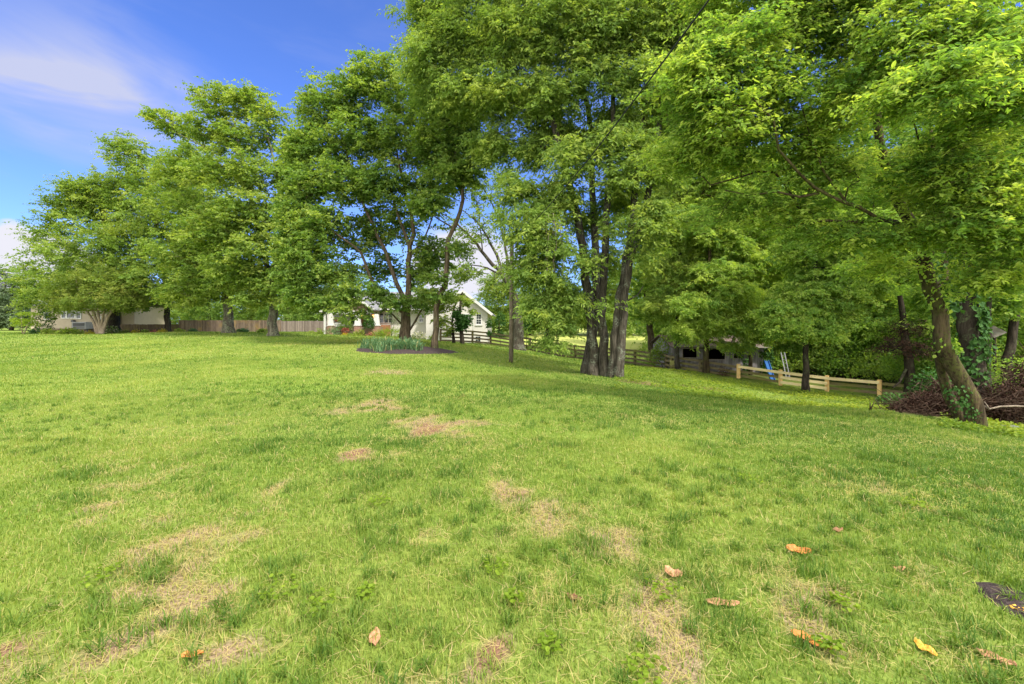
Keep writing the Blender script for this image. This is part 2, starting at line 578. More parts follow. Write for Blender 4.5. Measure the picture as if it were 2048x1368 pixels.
M['metal_grey'] = plain_mat("grey_metal", G(.14, .14, .15), 0.5, 0.4, 0.15, 3.0)
M['metal_dark'] = plain_mat("dark_metal", G(.05, .05, .055), 0.5, 0.4)
M['metal_light'] = plain_mat("light_metal", G(.30, .30, .31), 0.6, 0.25, 0.1)
M['truck_paint'] = plain_mat("white_car_paint", G(.75, .76, .78), 0.25, 0.5, 0.03)
M['tyre'] = plain_mat("tyre_rubber", G(.02, .02, .02), 0.85, 0.2)
M['tail_red'] = plain_mat("red_tail_lamp", G(.45, .02, .02), 0.3, 0.5)
M['blue'] = plain_mat("blue_plastic", G(.030, .12, .36), 0.75, 0.15, 0.15, 2.0)
M['cable'] = plain_mat("black_cable", G(.018, .018, .020), 0.6, 0.3)
M['sign'] = plain_mat("yellow_sign", G(.62, .60, .22), 0.5, 0.3, 0.04)
M['terracotta'] = plain_mat("terracotta", G(.30, .11, .06), 0.8, 0.2)
M['rock'] = plain_mat("pale_stone", G(.115, .12, .12), 0.9, 0.2, 0.35, 7.0)
M['leaf_orange'] = plain_mat("orange_dry_leaf", G(.46, .17, .045), 0.6, 0.25, 0.45, 60.0)
M['leaf_tan'] = plain_mat("tan_dry_leaf", G(.36, .19, .10), 0.65, 0.2, 0.4, 60.0)
M['leaf_brown'] = plain_mat("brown_dry_leaf", G(.19, .095, .05), 0.7, 0.2, 0.4, 60.0)
M['leaf_yellow'] = plain_mat("yellow_dry_leaf", G(.60, .32, .05), 0.6, 0.25, 0.35, 60.0)
t = NT("dark_mulch")
nn = t.noise(28.0, 5, (1, 1, 1), 0.7)
M['mulch'] = t.finish(t.ramp(nn, [(.3, G(.022, .016, .016)), (.7, G(.095, .070, .068))]), .95, .1, t.bump(nn, 1.0, .04))
t = NT("lamp_glow")
em = t.new("ShaderNodeEmission")
em.inputs["Color"].default_value = G(1.0, .45, .12)
em.inputs["Strength"].default_value = 2.2
t.l.new(em.outputs[0], t.out.inputs[0])
M['glow'] = t.m

# ------------------------------------------------------------------ the ground
ANCH = [  # photo column, photo row of the ground there, metres ahead
    (545, 672, 34), (457, 665.5, 39), (335, 664.5, 46), (200, 668, 42), (45, 668, 42), (270, 666, 52), (400, 665, 52),
    (560, 664.5, 52), (640, 664, 50), (700, 671, 43.5), (790, 674, 42), (812, 685, 25), (760, 706, 21), (870, 699, 23), (915, 707, 21.5),
    (1022, 727, 21.5), (1200, 750, 19.5), (925, 689, 31), (881, 683.5, 39), (980, 688, 41), (1060, 700, 38.5), (1150, 717, 36),
    (1270, 730, 33.5), (1332, 738, 31), (1401, 744, 28), (1477, 757, 26.5), (1561, 771, 25.4), (1654, 783, 24.2), (1758, 792, 22.7),
    (1830, 797, 21.5), (1612, 783, 22.5), (1950, 856, 11.6), (1850, 830, 12.6), (2200, 880, 12.5), (2040, 850, 13.5), (1500, 800, 17.0),
    (1350, 775, 17.5), (1024, 900, 5.5), (300, 900, 5.5), (1700, 905, 5.6), (2048, 920, 5.6), (1024, 1368, 1.9), (0, 1368, 1.9),
    (2048, 1368, 1.9), (-900, 1368, 1.9), (2900, 1368, 1.9), (400, 760, 12.5), (900, 762, 12.4), (-400, 760, 12.5), (-200, 670, 42),
    (100, 690, 30), (-400, 690, 32), (1100, 690, 50), (1250, 700, 52), (1100, 664, 90), (1300, 668, 90), (1500, 735, 37), (1700, 735, 37),
    (1900, 770, 26), (2050, 770, 24), (2400, 790, 24), (1900, 700, 60), (1500, 690, 70), (900, 690, 46), (850, 678, 45), (700, 668, 52),
    (320, 652, 78), (600, 652, 80), (100, 658, 70), (-300, 655, 90), (0, 653, 140), (1024, 655, 160), (2000, 665, 140), (700, 653, 120),
    (20, 661, 60),
]
_A = np.array([P(*a) for a in ANCH] + [(0, -8, 0.0), (-25, -8, 0.0), (25, -8, -0.4), (0, 0, 0.0), (-10, 0, 0.05), (10, 0, -0.25),
                                       (-700, 300, 1), (700, 300, -1), (0, 900, 1.5), (-900, 900, 1.5), (900, 900, 1), (-400, -50, 0), (400, -50, -2)])


def _uv(x, y):
    yy = np.maximum(y, -2.0) + 9.0
    return np.stack([x / yy * 1.6, np.log(yy) * 1.9], -1)


_AU = _uv(_A[:, 0], _A[:, 1])
_c2 = 0.10 ** 2


def _phi(d2):
    return np.sqrt(d2 + _c2)


_K = _phi(((_AU[:, None] - _AU[None]) ** 2).sum(-1))
_n = len(_A)
_S = np.zeros((_n + 1, _n + 1))
_S[:_n, :_n] = _K - np.eye(_n) * 0.012
_S[:_n, _n] = _S[_n, :_n] = 1
_W = np.linalg.solve(_S, np.concatenate([_A[:, 2], [0]]))


def ground(x, y):
    x, y = np.atleast_1d(np.asarray(x, float)), np.atleast_1d(np.asarray(y, float))
    out = np.empty(len(x))
    for i in range(0, len(x), 60000):
        u = _uv(x[i:i + 60000], y[i:i + 60000])
        d2 = ((u[:, None] - _AU[None]) ** 2).sum(-1)
        out[i:i + 60000] = _phi(d2) @ _W[:_n] + _W[_n]
    near = np.exp(-(y / 60.0) ** 2)
    return out + (fbm(x, y, 0.35, 11, 2) - 0.5) * 0.10 * near * np.clip((y + 3) / 8, 0.25, 1)


def gz(x, y):
    return float(ground(x, y)[0])


def on_ground(px, d):
    x = (px - 1024.0) * d / F
    return np.array([x, d, gz(x, d)])


# bare and dry places in the lawn: photo column, row, half-width in pixels, strength, 0 = straw / 1 = soil
DRY = [(890, 858, 70, .9, .55), (860, 835, 60, .7, .2), (730, 905, 38, 1.0, .75), (740, 812, 60, .8, .2), (470, 1073, 38, 1.1, 1.0), (330, 1200, 150, .75, .15),
       (240, 1120, 60, .5, .3), (120, 1300, 120, .6, .5), (20, 1270, 60, .9, .8), (1180, 1060, 90, .6, .15), (1130, 1120, 60, .6, .3), (1290, 1240, 110, .65, .2),
       (1560, 1275, 70, .6, .2), (1010, 970, 45, .8, .35), (1075, 985, 35, .8, .6), (1408, 1095, 30, 1.0, .9), (935, 1225, 28, .9, .9), (500, 1250, 50, .8, .4),
       (1190, 1310, 60, .6, .4), (560, 980, 35, .8, .4), (830, 1100, 24, .9, .7), (300, 970, 50, .5, .1), (770, 745, 60, .6, .1), (1460, 1195, 40, .7, .3),
       (860, 1330, 70, .5, .2), (380, 1310, 60, .6, .6), (1670, 1065, 22, .8, .6), (520, 1120, 45, .7, .6), (220, 1020, 55, .5, .3), (1000, 1370, 80, .4, .2)]
_D = []
for px, py, r, s, k in DRY:
    d = CAMZ * F / (py - HZ)
    _D.append(((px - 1024) * d / F, d, r * d / F * .85, s * .97, k))


def litter(x, y):
    lit = np.zeros(len(x))
    for cpx, d, r in ((1200, 19, 2.0), (1290, 17.5, 2.2), (1400, 19, 2.4), (1550, 17, 2.2), (1640, 15.5, 1.5), (1750, 14, 1.6), (1880, 13, 1.5), (1950, 11.4, .9), (1180, 18.3, 1.1), (1250, 18.2, 1.2)):
        cx = (cpx - 1024) * d / F
        lit = np.maximum(lit, np.exp(-((x - cx) ** 2 + ((y - d) * 1.3) ** 2) / r ** 2))
    return lit * np.clip(fbm(x, y, 0.8, 71) * 2.2 - .45, 0, 1.2)


def lawn_fields(x, y):
    """dry (straw) 0..1, soil 0..1, lush 0..1 over the lawn"""
    wx = x + (fbm(x, y, 1.7, 31) - .5) * 1.3
    wy = y + (fbm(x, y, 1.7, 37) - .5) * 1.3
    fine = fbm(x, y, 5.0, 41)
    dry = np.zeros_like(x)
    soil = np.zeros_like(x)
    for cx, cy, r, s, k in _D:
        q = ((wx - cx) / r) ** 2 + ((wy - cy) / (r * 1.5)) ** 2
        g = s * np.exp(-q * 0.9) * np.clip(fbm(x, y, 9.0, 47) * 2.6 - .45 + fine * .3, 0, 1.5)
        dry = np.maximum(dry, g)
        soil = np.maximum(soil, g * k)
    big = fbm(x, y, 0.22, 51)
    mid = fbm(x, y, 0.9, 57)
    fade = np.clip(1.25 - y / 22.0, 0.15, 1)
    dry = np.clip(dry + np.clip((mid * .45 + fine * .3 + fbm(x, y, 11.0, 49) * .25) - .56, 0, 1) * 3.0 * fade, 0, 1.3)
    lush = np.clip((fbm(x, y, 3.6, 61) - .60) * 8, 0, 1) * np.clip(1.2 - dry, 0, 1)
    return dry, soil, lush, big


def build_ground():
    def axis(a0, a1, near, n):
        u = np.linspace(-1, 1, n)
        v = near * u + (1 - near / a1) * a1 * np.sign(u) * np.abs(u) ** 4.5
        return v
    xs = axis(-1, 700.0, 26.0, 300)
    u = np.linspace(0, 1, 330)
    ys = -12 + 70 * u + 900 * u ** 5
    X, Y = np.meshgrid(xs, ys)
    Z = ground(X.ravel(), Y.ravel())
    V = np.stack([X.ravel(), Y.ravel(), Z], -1)
    ny, nx = X.shape
    idx = np.arange(ny * nx).reshape(ny, nx)
    Fq = np.stack([idx[:-1, :-1], idx[:-1, 1:], idx[1:, 1:], idx[1:, :-1]], -1).reshape(-1, 4)
    t = NT("lawn_ground")
    big = t.noise(0.22, 4)
    mid = t.noise(1.1, 5, (1, 1, 1), .6)
    fin = t.noise(9.0, 5, (1, 1, 1), .65)
    vf = t.noise(60.0, 3, (1, 1, 1), .7)
    col = t.ramp(fin, [(.30, G(.095, .150, .024)), (.55, G(.170, .220, .038)), (.75, G(.250, .270, .060))])
    col = t.mix(t.maprange(big, .38, .66, 0, .55), col, G(.150, .250, .026))
    col = t.mix(t.maprange(mid, .56, .74, 0, .55), col, G(.330, .310, .085))
    mow = t.new("ShaderNodeTexWave", wave_type='BANDS')
    mow.inputs["Scale"].default_value = 0.30
    mow.inputs["Distortion"].default_value = 2.0
    t.l.new(t.coord((1, 1, 1), (0, 0, 0.95)), mow.inputs["Vector"])
    col = t.mix(t.maprange(mow.outputs["Fac"], .35, .65, 0, .16), col, G(.33, .38, .10))
    col = t.mix(t.maprange(vf, .35, .65, .35, 0), col, G(.06, .085, .015))
    dry = t.attr("dry")
    col = t.mix(t.maprange(dry, .18, .6, 0, .95), col, t.ramp(vf, [(.3, G(.13, .088, .055)), (.7, G(.36, .265, .170))]))
    soil = t.attr("soil")
    col = t.mix(t.maprange(soil, .18, .55, 0, .9), col, t.ramp(vf, [(.3, G(.115, .052, .034)), (.7, G(.24, .135, .090))]))
    lit = t.attr("litter")
    col = t.mix(t.maprange(lit, .35, .8, 0, .85), col, t.ramp(vf, [(.3, G(.085, .058, .030)), (.7, G(.21, .155, .075))]))
    past = t.attr("pasture")
    col = t.mix(past, col, t.ramp(fin, [(.3, G(.25, .30, .06)), (.7, G(.38, .38, .11))]))
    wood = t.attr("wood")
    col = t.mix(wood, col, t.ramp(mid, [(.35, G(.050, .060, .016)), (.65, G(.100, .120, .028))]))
    m = t.finish(col, .95, .1, t.bump(vf, .5, .02))
    o = mesh_np("ground", V, Fq, np.full(len(Fq), 4), m, smooth=True)
    tag(o, kind='structure')
    x, y = V[:, 0], V[:, 1]
    dryv, soilv, lush, _ = lawn_fields(x, y)
    px = 1024 + x * F / np.maximum(y, .5)
    # leaf litter under the trees on the slope, rough wood floor behind, dry pasture beyond the board fence
    lit = litter(x, y)
    sm = lambda v, a, b: np.clip((v - a) / (b - a), 0, 1)
    past = sm(y, 41, 46) * sm(px, 1010, 1040) * (1 - sm(px, 1340, 1380)) * (1 - sm(y, 130, 200))
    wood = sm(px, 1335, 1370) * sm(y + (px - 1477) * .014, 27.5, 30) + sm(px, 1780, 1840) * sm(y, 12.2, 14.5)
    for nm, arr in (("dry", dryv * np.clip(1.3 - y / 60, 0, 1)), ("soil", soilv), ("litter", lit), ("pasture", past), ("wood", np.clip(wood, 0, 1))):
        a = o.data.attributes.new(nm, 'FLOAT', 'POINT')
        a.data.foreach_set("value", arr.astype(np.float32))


build_ground()

# ------------------------------------------------------------------ grass
MULCH_C, MULCH_R = (on_ground(815, 22.2)), (2.45, 1.9)


def in_mulch(x, y):
    a = ((x - MULCH_C[0]) / 2.55) ** 2 + ((y - MULCH_C[1]) / 1.55) ** 2 < 1
    return a


def grass_zone(rng, y0, y1, dens, w, h, five, margin=1.35):
    area = margin * (y1 ** 2 - y0 ** 2) + 2 * (y1 - y0)
    n = int(area * dens)
    y = np.sqrt(rng.uniform(y0 ** 2, y1 ** 2, n))
    x = rng.uniform(-1, 1, n) * (margin * y + 1.0)
    dry, soil, lush, big = lawn_fields(x, y)
    keep = rng.random(n) < np.clip(1.05 - soil * .95 - dry * .25, 0.05, 1)
    keep &= rng.random(n) > litter(x, y) * 1.1
    keep &= ~in_mulch(x, y)
    px = 1024 + x * F / y
    keep &= ~((((x - 2.733) / .15) ** 2 + ((y - 2.42) / .25) ** 2) < rng.uniform(.55, 1.15, n))
    keep &= ~((px > 1790) & (y > 12.2))
    keep &= ~((px > 1340) & (y > 26))
    x, y, dry, soil, lush, big = (a[keep] for a in (x, y, dry, soil, lush, big))
    n = len(x)
    # pull blades of the lush places together into tufts
    z = ground(x, y)
    hh = h * .88 * rng.uniform(.45, 1.25, n) * (1 + lush * .6) * np.clip(1.1 - dry * .35, .5, 1.1) * (.75 + .5 * big)
    hh = hh * np.where((1024 + x * F / y > 1380) & (y > 18.5), .45, 1.0)
    ww = w * rng.uniform(.7, 1.3, n)
    ang = rng.uniform(0, 2 * np.pi, n)
    lean = rng.uniform(.15, .95, n) * np.where(dry > .55, 1.5, 1.0)
    dirv = np.stack([np.cos(ang), np.sin(ang)], -1)
    side = np.stack([-np.sin(ang), np.cos(ang), np.zeros(n)], -1) * (ww / 2)[:, None]
    b = np.stack([x, y, z - .004], -1)
    tip = b.copy()
    tip[:, :2] += dirv * (hh * lean)[:, None]
    tip[:, 2] += hh * np.clip(1.05 - lean * .55, .18, 1)
    mid = b.copy()
    mid[:, :2] += dirv * (hh * lean * .35)[:, None]
    mid[:, 2] += hh * np.clip(1.05 - lean * .55, .18, 1) * .62
    tint = .36 + rng.normal(0, .12, n) - lush * .22 + (fbm(x, y, .5, 91) - .5) * .55 + (big - .5) * .55 + (fbm(x, y, .09, 93) - .5) * .5 - np.clip((x - 1.5) / 14, 0, .16)
    tint = np.where(rng.random(n) < np.clip(dry * .95 - .02, .05, .9), rng.uniform(.72, 1.0, n), tint)
    tint = np.clip(tint, 0, 1)
    if five:
        V = np.stack([b - side, b + side, mid + side * .8, mid - side * .8, tip], 1).reshape(-1, 3)
        k = np.arange(n)[:, None] * 5
        L = np.concatenate([k + np.array([0, 1, 2, 3]), k + np.array([3, 2, 4])], 1)
        S = np.tile([4, 3], n)
        T = np.repeat(tint, 2)
        return V, L.ravel(), S, T
    V = np.stack([b - side, b + side, tip], 1).reshape(-1, 3)
    L = np.arange(3 * n)
    return V, L, np.full(n, 3), tint


def merge(parts):
    V, L, S, T, off = [], [], [], [], 0
    for v, l, s, t in parts:
        V.append(v)
        L.append(l + off)
        S.append(s)
        T.append(t)
        off += len(v)
    return np.concatenate(V), np.concatenate(L), np.concatenate(S), np.concatenate(T)


GD = 1.0
rng = np.random.default_rng(3)
gv = merge([grass_zone(rng, 1.3, 3.4, 6200 * GD, .0042, .060, True),
            grass_zone(rng, 3.4, 6.0, 4200 * GD, .0055, .062, True),
            grass_zone(rng, 6.0, 10., 2100 * GD, .0085, .066, False),
            grass_zone(rng, 10., 18., 720 * GD, .0150, .070, False),
            grass_zone(rng, 18., 31., 190 * GD, .0300, .080, False),
            grass_zone(rng, 31., 50., 60 * GD, .0500, .085, False)])
def tufts(rng, n, y0, y1, w, h, nb):
    y = np.sqrt(rng.uniform(y0 ** 2, y1 ** 2, n * 3))
    x = rng.uniform(-1, 1, n * 3) * (1.3 * y + 1.0)
    k = fbm(x, y, .5, 131) > .47
    x, y = x[k][:n], y[k][:n]
    m = len(x)
    sz = rng.uniform(.6, 1.3, m)
    hue = rng.normal(.10, .10, m)
    X = np.repeat(x, nb) + rng.normal(0, .022, m * nb) * np.repeat(sz, nb)
    Y = np.repeat(y, nb) + rng.normal(0, .022, m * nb) * np.repeat(sz, nb)
    N = m * nb
    ang = rng.uniform(0, 6.28, N)
    hh = h * np.repeat(sz, nb) * rng.uniform(.6, 1.2, N)
    ln = rng.uniform(.25, 1.25, N)
    dv = np.stack([np.cos(ang), np.sin(ang), np.zeros(N)], -1)
    sd = np.stack([-np.sin(ang), np.cos(ang), np.zeros(N)], -1) * (w * rng.uniform(.7, 1.2, N) / 2)[:, None]
    b = np.stack([X, Y, ground(X, Y)], -1)
    up = np.array([0, 0, 1.0])
    mid = b + dv * (hh * ln * .40)[:, None] + up * (hh * (1.02 - .45 * ln) * .72)[:, None]
    tip = b + dv * (hh * ln * .95)[:, None] + up * (hh * (1.02 - .62 * ln))[:, None]
    V = np.stack([b - sd, b + sd, mid + sd * .85, mid - sd * .85, tip], 1).reshape(-1, 3)
    q = np.arange(N)[:, None] * 5
    L = np.concatenate([q + np.array([0, 1, 2, 3]), q + np.array([3, 2, 4])], 1).ravel()
    t = np.clip(np.repeat(hue, nb) + rng.normal(0, .09, N), 0, .5)
    return V, L, np.tile([4, 3], N), np.repeat(t, 2)


def thatch(rng, n, y0, y1, w, ln):
    y = np.sqrt(rng.uniform(y0 ** 2, y1 ** 2, n))
    x = rng.uniform(-1, 1, n) * (1.3 * y + 1.0)
    dry, soil, lush, big = lawn_fields(x, y)
    k = rng.random(n) < .16 + dry * 1.2
    x, y = x[k], y[k]
    n = len(x)
    a = rng.uniform(0, 6.28, n)
    l = ln * rng.uniform(.4, 1.3, n)
    dv = np.stack([np.cos(a), np.sin(a), rng.normal(.12, .14, n)], -1)
    sd = np.stack([-np.sin(a), np.cos(a), np.zeros(n)], -1) * (w / 2)
    b = np.stack([x, y, ground(x, y) + rng.uniform(.004, .03, n)], -1)
    bend = sd / w * 2 * (l * rng.normal(0, .25, n))[:, None]
    m = b + dv * (l * .5)[:, None] + bend
    tip = b + dv * l[:, None] + bend * .6
    V = np.stack([b - sd, b + sd, m + sd * .9, m - sd * .9, tip], 1).reshape(-1, 3)
    q = np.arange(n)[:, None] * 5
    L = np.concatenate([q + np.array([0, 1, 2, 3]), q + np.array([3, 2, 4])], 1).ravel()
    return V, L, np.tile([4, 3], n), np.repeat(np.clip(rng.normal(.88, .1, n), .6, 1), 2)


gv = merge([gv, thatch(rng, 46000, 1.3, 4.5, .0034, .09), thatch(rng, 60000, 4.5, 10, .006, .10), tufts(rng, 420, 1.5, 5.5, .0052, .105, 30), tufts(rng, 700, 5.5, 12, .0085, .09, 20)])
tag(mesh_np("grass", *gv[:3], M['grass'], fattr=gv[3]), kind='stuff')


# ------------------------------------------------------------------ leaves and trees
def leaf_quads(p, ax, nr, l, wd, fold=.10, six=False):
    """one folded leaf per row: p base, ax long axis, nr face normal, l length, wd width"""
    n = len(p)
    w = norm(np.cross(ax, nr))
    nr = np.cross(w, ax)
    l, wd = l[:, None], wd[:, None]
    if not six:
        V = np.stack([p, p + ax * l * .42 + w * wd * .5 + nr * l * fold, p + ax * l, p + ax * l * .42 - w * wd * .5 + nr * l * fold], 1)
        return V.reshape(-1, 3), np.arange(4 * n), np.full(n, 4)
    drop = nr * l * .10
    V = np.stack([p, p + ax * l * .28 + w * wd * .46 + nr * l * fold, p + ax * l * .66 + w * wd * .40 + nr * l * fold - drop * .5, p + ax * l - drop * 1.6,
                  p + ax * l * .66 - w * wd * .40 + nr * l * fold - drop * .5, p + ax * l * .28 - w * wd * .46 + nr * l * fold], 1)
    k = np.arange(n)[:, None] * 6
    L = np.concatenate([k + np.array([0, 1, 2, 3]), k + np.array([0, 3, 4, 5])], 1).ravel()
    return V.reshape(-1, 3), L, np.full(2 * n, 4)


def sprays(rng, C, center, twigs, per, tl, ll, lw, flat=.3, droop=.25, ldroop=.3, tbase=.5, tvar=.16, six=False, out=.6, tipgain=.22, twig_r=0.0, upn=.72):
    """leafy twigs fanning from every clump point C; leaves sit along each twig on both sides"""
    nC = len(C)
    o = C - center
    o[:, 2] *= .5
    oa = np.arctan2(o[:, 1], o[:, 0])
    a = oa[:, None] + rng.normal(0, 1.0, (nC, twigs)) * (2.2 - out * 1.6)
    e = rng.normal(.08, flat, (nC, twigs))
    D = np.stack([np.cos(a) * np.cos(e), np.sin(a) * np.cos(e), np.sin(e)], -1)
    T = tl * rng.uniform(.45, 1.1, (nC, twigs))
    B = C[:, None] + rng.normal(0, .12 * tl, (nC, twigs, 3))
    s = (np.arange(per) + .5)[None, None] / per * .95 + .08 + rng.normal(0, .03, (nC, twigs, per))
    pos = B[:, :, None] + D[:, :, None] * (T[..., None] * s)[..., None]
    pos[..., 2] -= droop * (T[..., None] * s) ** 2 / tl
    pos = pos + rng.normal(0, .035 * tl, pos.shape)
    side = np.stack([-np.sin(a), np.cos(a), np.zeros_like(a)], -1)[:, :, None] * np.where(np.arange(per) % 2, 1, -1)[None, None, :, None]
    ax = D[:, :, None] * .55 + side * .8 + rng.normal(0, .35, pos.shape)
    ax[..., 2] -= ldroop + .8 * droop * s
    nr = rng.normal(0, .62, pos.shape) + (norm(o) * .45)[:, None, None]
    nr[..., 2] += upn
    clumpt = rng.normal(0, tvar, (nC, 1, 1))
    tint = tbase + clumpt + rng.normal(0, .12, pos.shape[:3]) + tipgain * (s - .5)
    N = pos.shape[0] * pos.shape[1] * pos.shape[2]
    pos, ax, nr = pos.reshape(-1, 3), norm(ax.reshape(-1, 3)), norm(nr.reshape(-1, 3))
    l = ll * rng.uniform(.45, 1.3, N)
    V, L, S = leaf_quads(pos, ax, nr, l, l * lw / ll * rng.uniform(.8, 1.2, N), .09, six)
    tint = np.clip(tint.ravel(), 0, 1)
    if six:
        tint = np.repeat(tint, 2)
    tw = None
    if twig_r:
        tw = (B.reshape(-1, 3), (B + D * T[..., None] - np.stack([0 * T, 0 * T, droop * T ** 2 / tl], -1)).reshape(-1, 3))
    return V, L, S, tint, tw


def tubes(pos, par, rad, dirs, main, sides_fn, min_r=0.0):
    """frusta from every node's parent to the node"""
    Vs, Ls, off = [], [], 0
    idx = np.array([i for i in range(len(par)) if par[i] >= 0])
    if len(idx) == 0:
        return np.zeros((0, 3)), np.zeros(0, int), np.zeros(0, int)
    idx = idx[rad[idx] >= min_r]
    for lo, hi, n in sides_fn:
        ii = idx[(rad[idx] >= lo) & (rad[idx] < hi)]
        if len(ii) == 0:
            continue
        pp = par[ii]
        ismain = main[pp] == ii
        r0 = np.where(ismain, rad[pp], np.minimum(rad[pp], rad[ii] * 1.15))
        d0 = np.where(ismain[:, None], dirs[pp], dirs[ii])

        def ring(c, d, r):
            ref = np.tile(np.array([[.31, .95, .07]]), (len(c), 1))
            s = norm(np.cross(d, ref))
            u = np.cross(s, d)
            a = np.arange(n) * 2 * np.pi / n
            rr = r[:, None, None]
            return c[:, None] + (s[:, None] * np.cos(a)[None, :, None] + u[:, None] * np.sin(a)[None, :, None]) * rr
        R0, R1 = ring(pos[pp], d0, r0), ring(pos[ii], dirs[ii], rad[ii])
        V = np.concatenate([R0, R1], 1).reshape(-1, 3)
        k = np.arange(n)
        q = np.stack([k, (k + 1) % n, (k + 1) % n + n, k + n], -1).ravel()
        L = (np.arange(len(ii))[:, None] * 2 * n + q[None]).ravel() + off
        Vs.append(V)
        Ls.append(L)
        off += len(V)
    V, L = np.concatenate(Vs), np.concatenate(Ls)
    return V, L, np.full(len(L) // 4, 4)


def tree(name, label, cat, base, stems, blobs, nclump, leaf, bark='bark_maple', lmat='leaf_maple', seed=1, group=None, tipr=.011, flare=1.45,
         up=.35, minr=0.0, attach_low=0.0, extra=None, mind=0.75):
    rng = np.random.default_rng(seed)
    base = np.asarray(base, float)
    pos, par, fix = [], [], []

    def add(p, q, r):
        pos.append(np.asarray(p, float))
        par.append(q)
        fix.append(r)
        return len(pos) - 1
    tips = []
    for k, (r0, r1, pts) in enumerate(stems):
        W = [np.asarray(p, float) for p in pts]
        if k == 0 or pts[0] is None or len(pos) == 0 or W[0][2] < base[2] + .35:
            W = W if W[0][2] < base[2] + .4 else [base] + W
            last = add(W[0] - np.array([0, 0, .35]), -1, r0 * flare)
            last = add(W[0], last, r0 * flare * .93)
            prev = W[0]
            ground_stem = True
        else:
            A = np.array(pos)
            last = int(np.argmin(np.linalg.norm(A - W[0], axis=1)))
            prev = A[last]
            W = [prev] + W
            ground_stem = False
        seg = [np.linalg.norm(W[i + 1] - W[i]) for i in range(len(W) - 1)]
        tot = sum(seg) or 1.0
        run = 0.0
        for i in range(len(W) - 1):
            p0, p1, p2, p3 = W[max(i - 1, 0)], W[i], W[i + 1], W[min(i + 2, len(W) - 1)]
            nst = max(1, int(seg[i] / .45))
            for j in range(1, nst + 1):
                t = j / nst
                q = .5 * ((2 * p1) + (p2 - p0) * t + (2 * p0 - 5 * p1 + 4 * p2 - p3) * t * t + (3 * p1 - p0 - 3 * p2 + p3) * t ** 3)
                f = (run + seg[i] * t) / tot
                r = r0 + (r1 - r0) * f
                if ground_stem:
                    r *= 1 + (flare - 1) * .9 * math.exp(-(run + seg[i] * t) / .38)
                q = q + rng.normal(0, .10 * r + .01, 3)
                last = add(q, last, r)
            run += seg[i]
        tips.append(last)
    # clump points inside the crown volumes
    nclump = int(nclump * DENS)
    bl = []
    for b in blobs:
        px, py, rx, ry, d = b[:5]
        k = b[5] if len(b) > 5 else .9
        wgt = b[6] if len(b) > 6 else 1.0
        c = P(px, py, d)
        bl.append((c, np.array([rx * d / F, rx * d / F * k, ry * d / F]), wgt))
    wts = np.array([w * (r[0] * r[1] * r[2]) ** .62 for _, r, w in bl])
    cnt = np.maximum(1, np.round(wts / wts.sum() * nclump)).astype(int)
    C = []
    for (c, r, _), n in zip(bl, cnt):
        cand = norm(rng.normal(0, 1, (n * 4, 3))) * (.25 + .75 * rng.random((n * 4, 1)) ** .55)
        got = []
        md = mind * (4.2 / max(n, 1)) ** (1 / 3)
        for q in cand:
            if len(got) == n:
                break
            if all(np.dot(q - g, q - g) > md * md * .5 for g in got[-40:]):
                got.append(q)
        C.extend(c + np.array(g) * r * (rng.uniform(.72, 1.22) if rng.random() > .07 else 1.45) for g in got)
    C = np.array(C)
    g = ground(C[:, 0], C[:, 1])
    C = C[C[:, 2] > g + .5]
    n_stem = len(pos)
    SA = np.array(pos)
    d0 = np.min(np.linalg.norm(C[:, None] - SA[None], axis=2), axis=1)
    C = C[np.argsort(d0)]
    cap = n_stem + len(C) * 14 + 50
    PA = np.zeros((cap, 3))
    PA[:n_stem] = SA
    minz = base[2] + attach_low
    for c in C:
        n = len(pos)
        dv = c - PA[:n]
        dist = np.linalg.norm(dv, axis=1)
        hd = np.linalg.norm(dv[:, :2], axis=1)
        cost = dist + up * np.maximum(0, -dv[:, 2] + .35 * hd) + np.where(PA[:n, 2] < minz, 50, 0)
        i = int(np.argmin(cost))
        p0 = PA[i].copy()
        L = dist[i]
        k = min(12, max(2, int(L / .45)))
        jit = rng.normal(0, .07 * L, 3)
        last = i
        for j in range(1, k + 1):
            t = j / k
            q = p0 + (c - p0) * t + jit * math.sin(math.pi * t) + np.array([0, 0, .09 * L * math.sin(math.pi * t)])
            q = q + rng.normal(0, .025, 3) * (t < 1)
            last = add(q, last, None)
            PA[len(pos) - 1] = q
    pos = np.array(pos)
    par = np.array(par)
    n = len(pos)
    e = 2.35
    acc = np.zeros(n)
    rad = np.zeros(n)
    child_best, main = np.zeros(n), np.full(n, -1)
    for i in range(n - 1, -1, -1):
        r = acc[i] ** (1 / e) if acc[i] > 0 else tipr
        r = max(r, tipr)
        if fix[i] is not None:
            r = fix[i]
        rad[i] = r
        p = par[i]
        if p >= 0:
            acc[p] += r ** e
            if r > child_best[p]:
                child_best[p], main[p] = r, i
    for i in range(n):
        if par[i] >= 0 and fix[i] is None:
            rad[i] = min(rad[i], rad[par[i]] * .92)
    dirs = np.zeros((n, 3))
    for i in range(n):
        a = pos[par[i]] if par[i] >= 0 else pos[i]
        b = pos[main[i]] if main[i] >= 0 else pos[i]
        dirs[i] = b - a if np.linalg.norm(b - a) > 1e-6 else (0, 0, 1)
    dirs = norm(dirs)
    root = thing(name, base, label, cat, group)
    V, L, S = tubes(pos, par, rad, dirs, main, [(.09, 9, 12), (.03, .09, 7), (0, .03, 4)], minr)
    lf = dict(leaf)
    V2, L2, S2, T2, tw = sprays(rng, C.copy(), np.array([base[0], base[1], C[:, 2].mean()]), **lf)
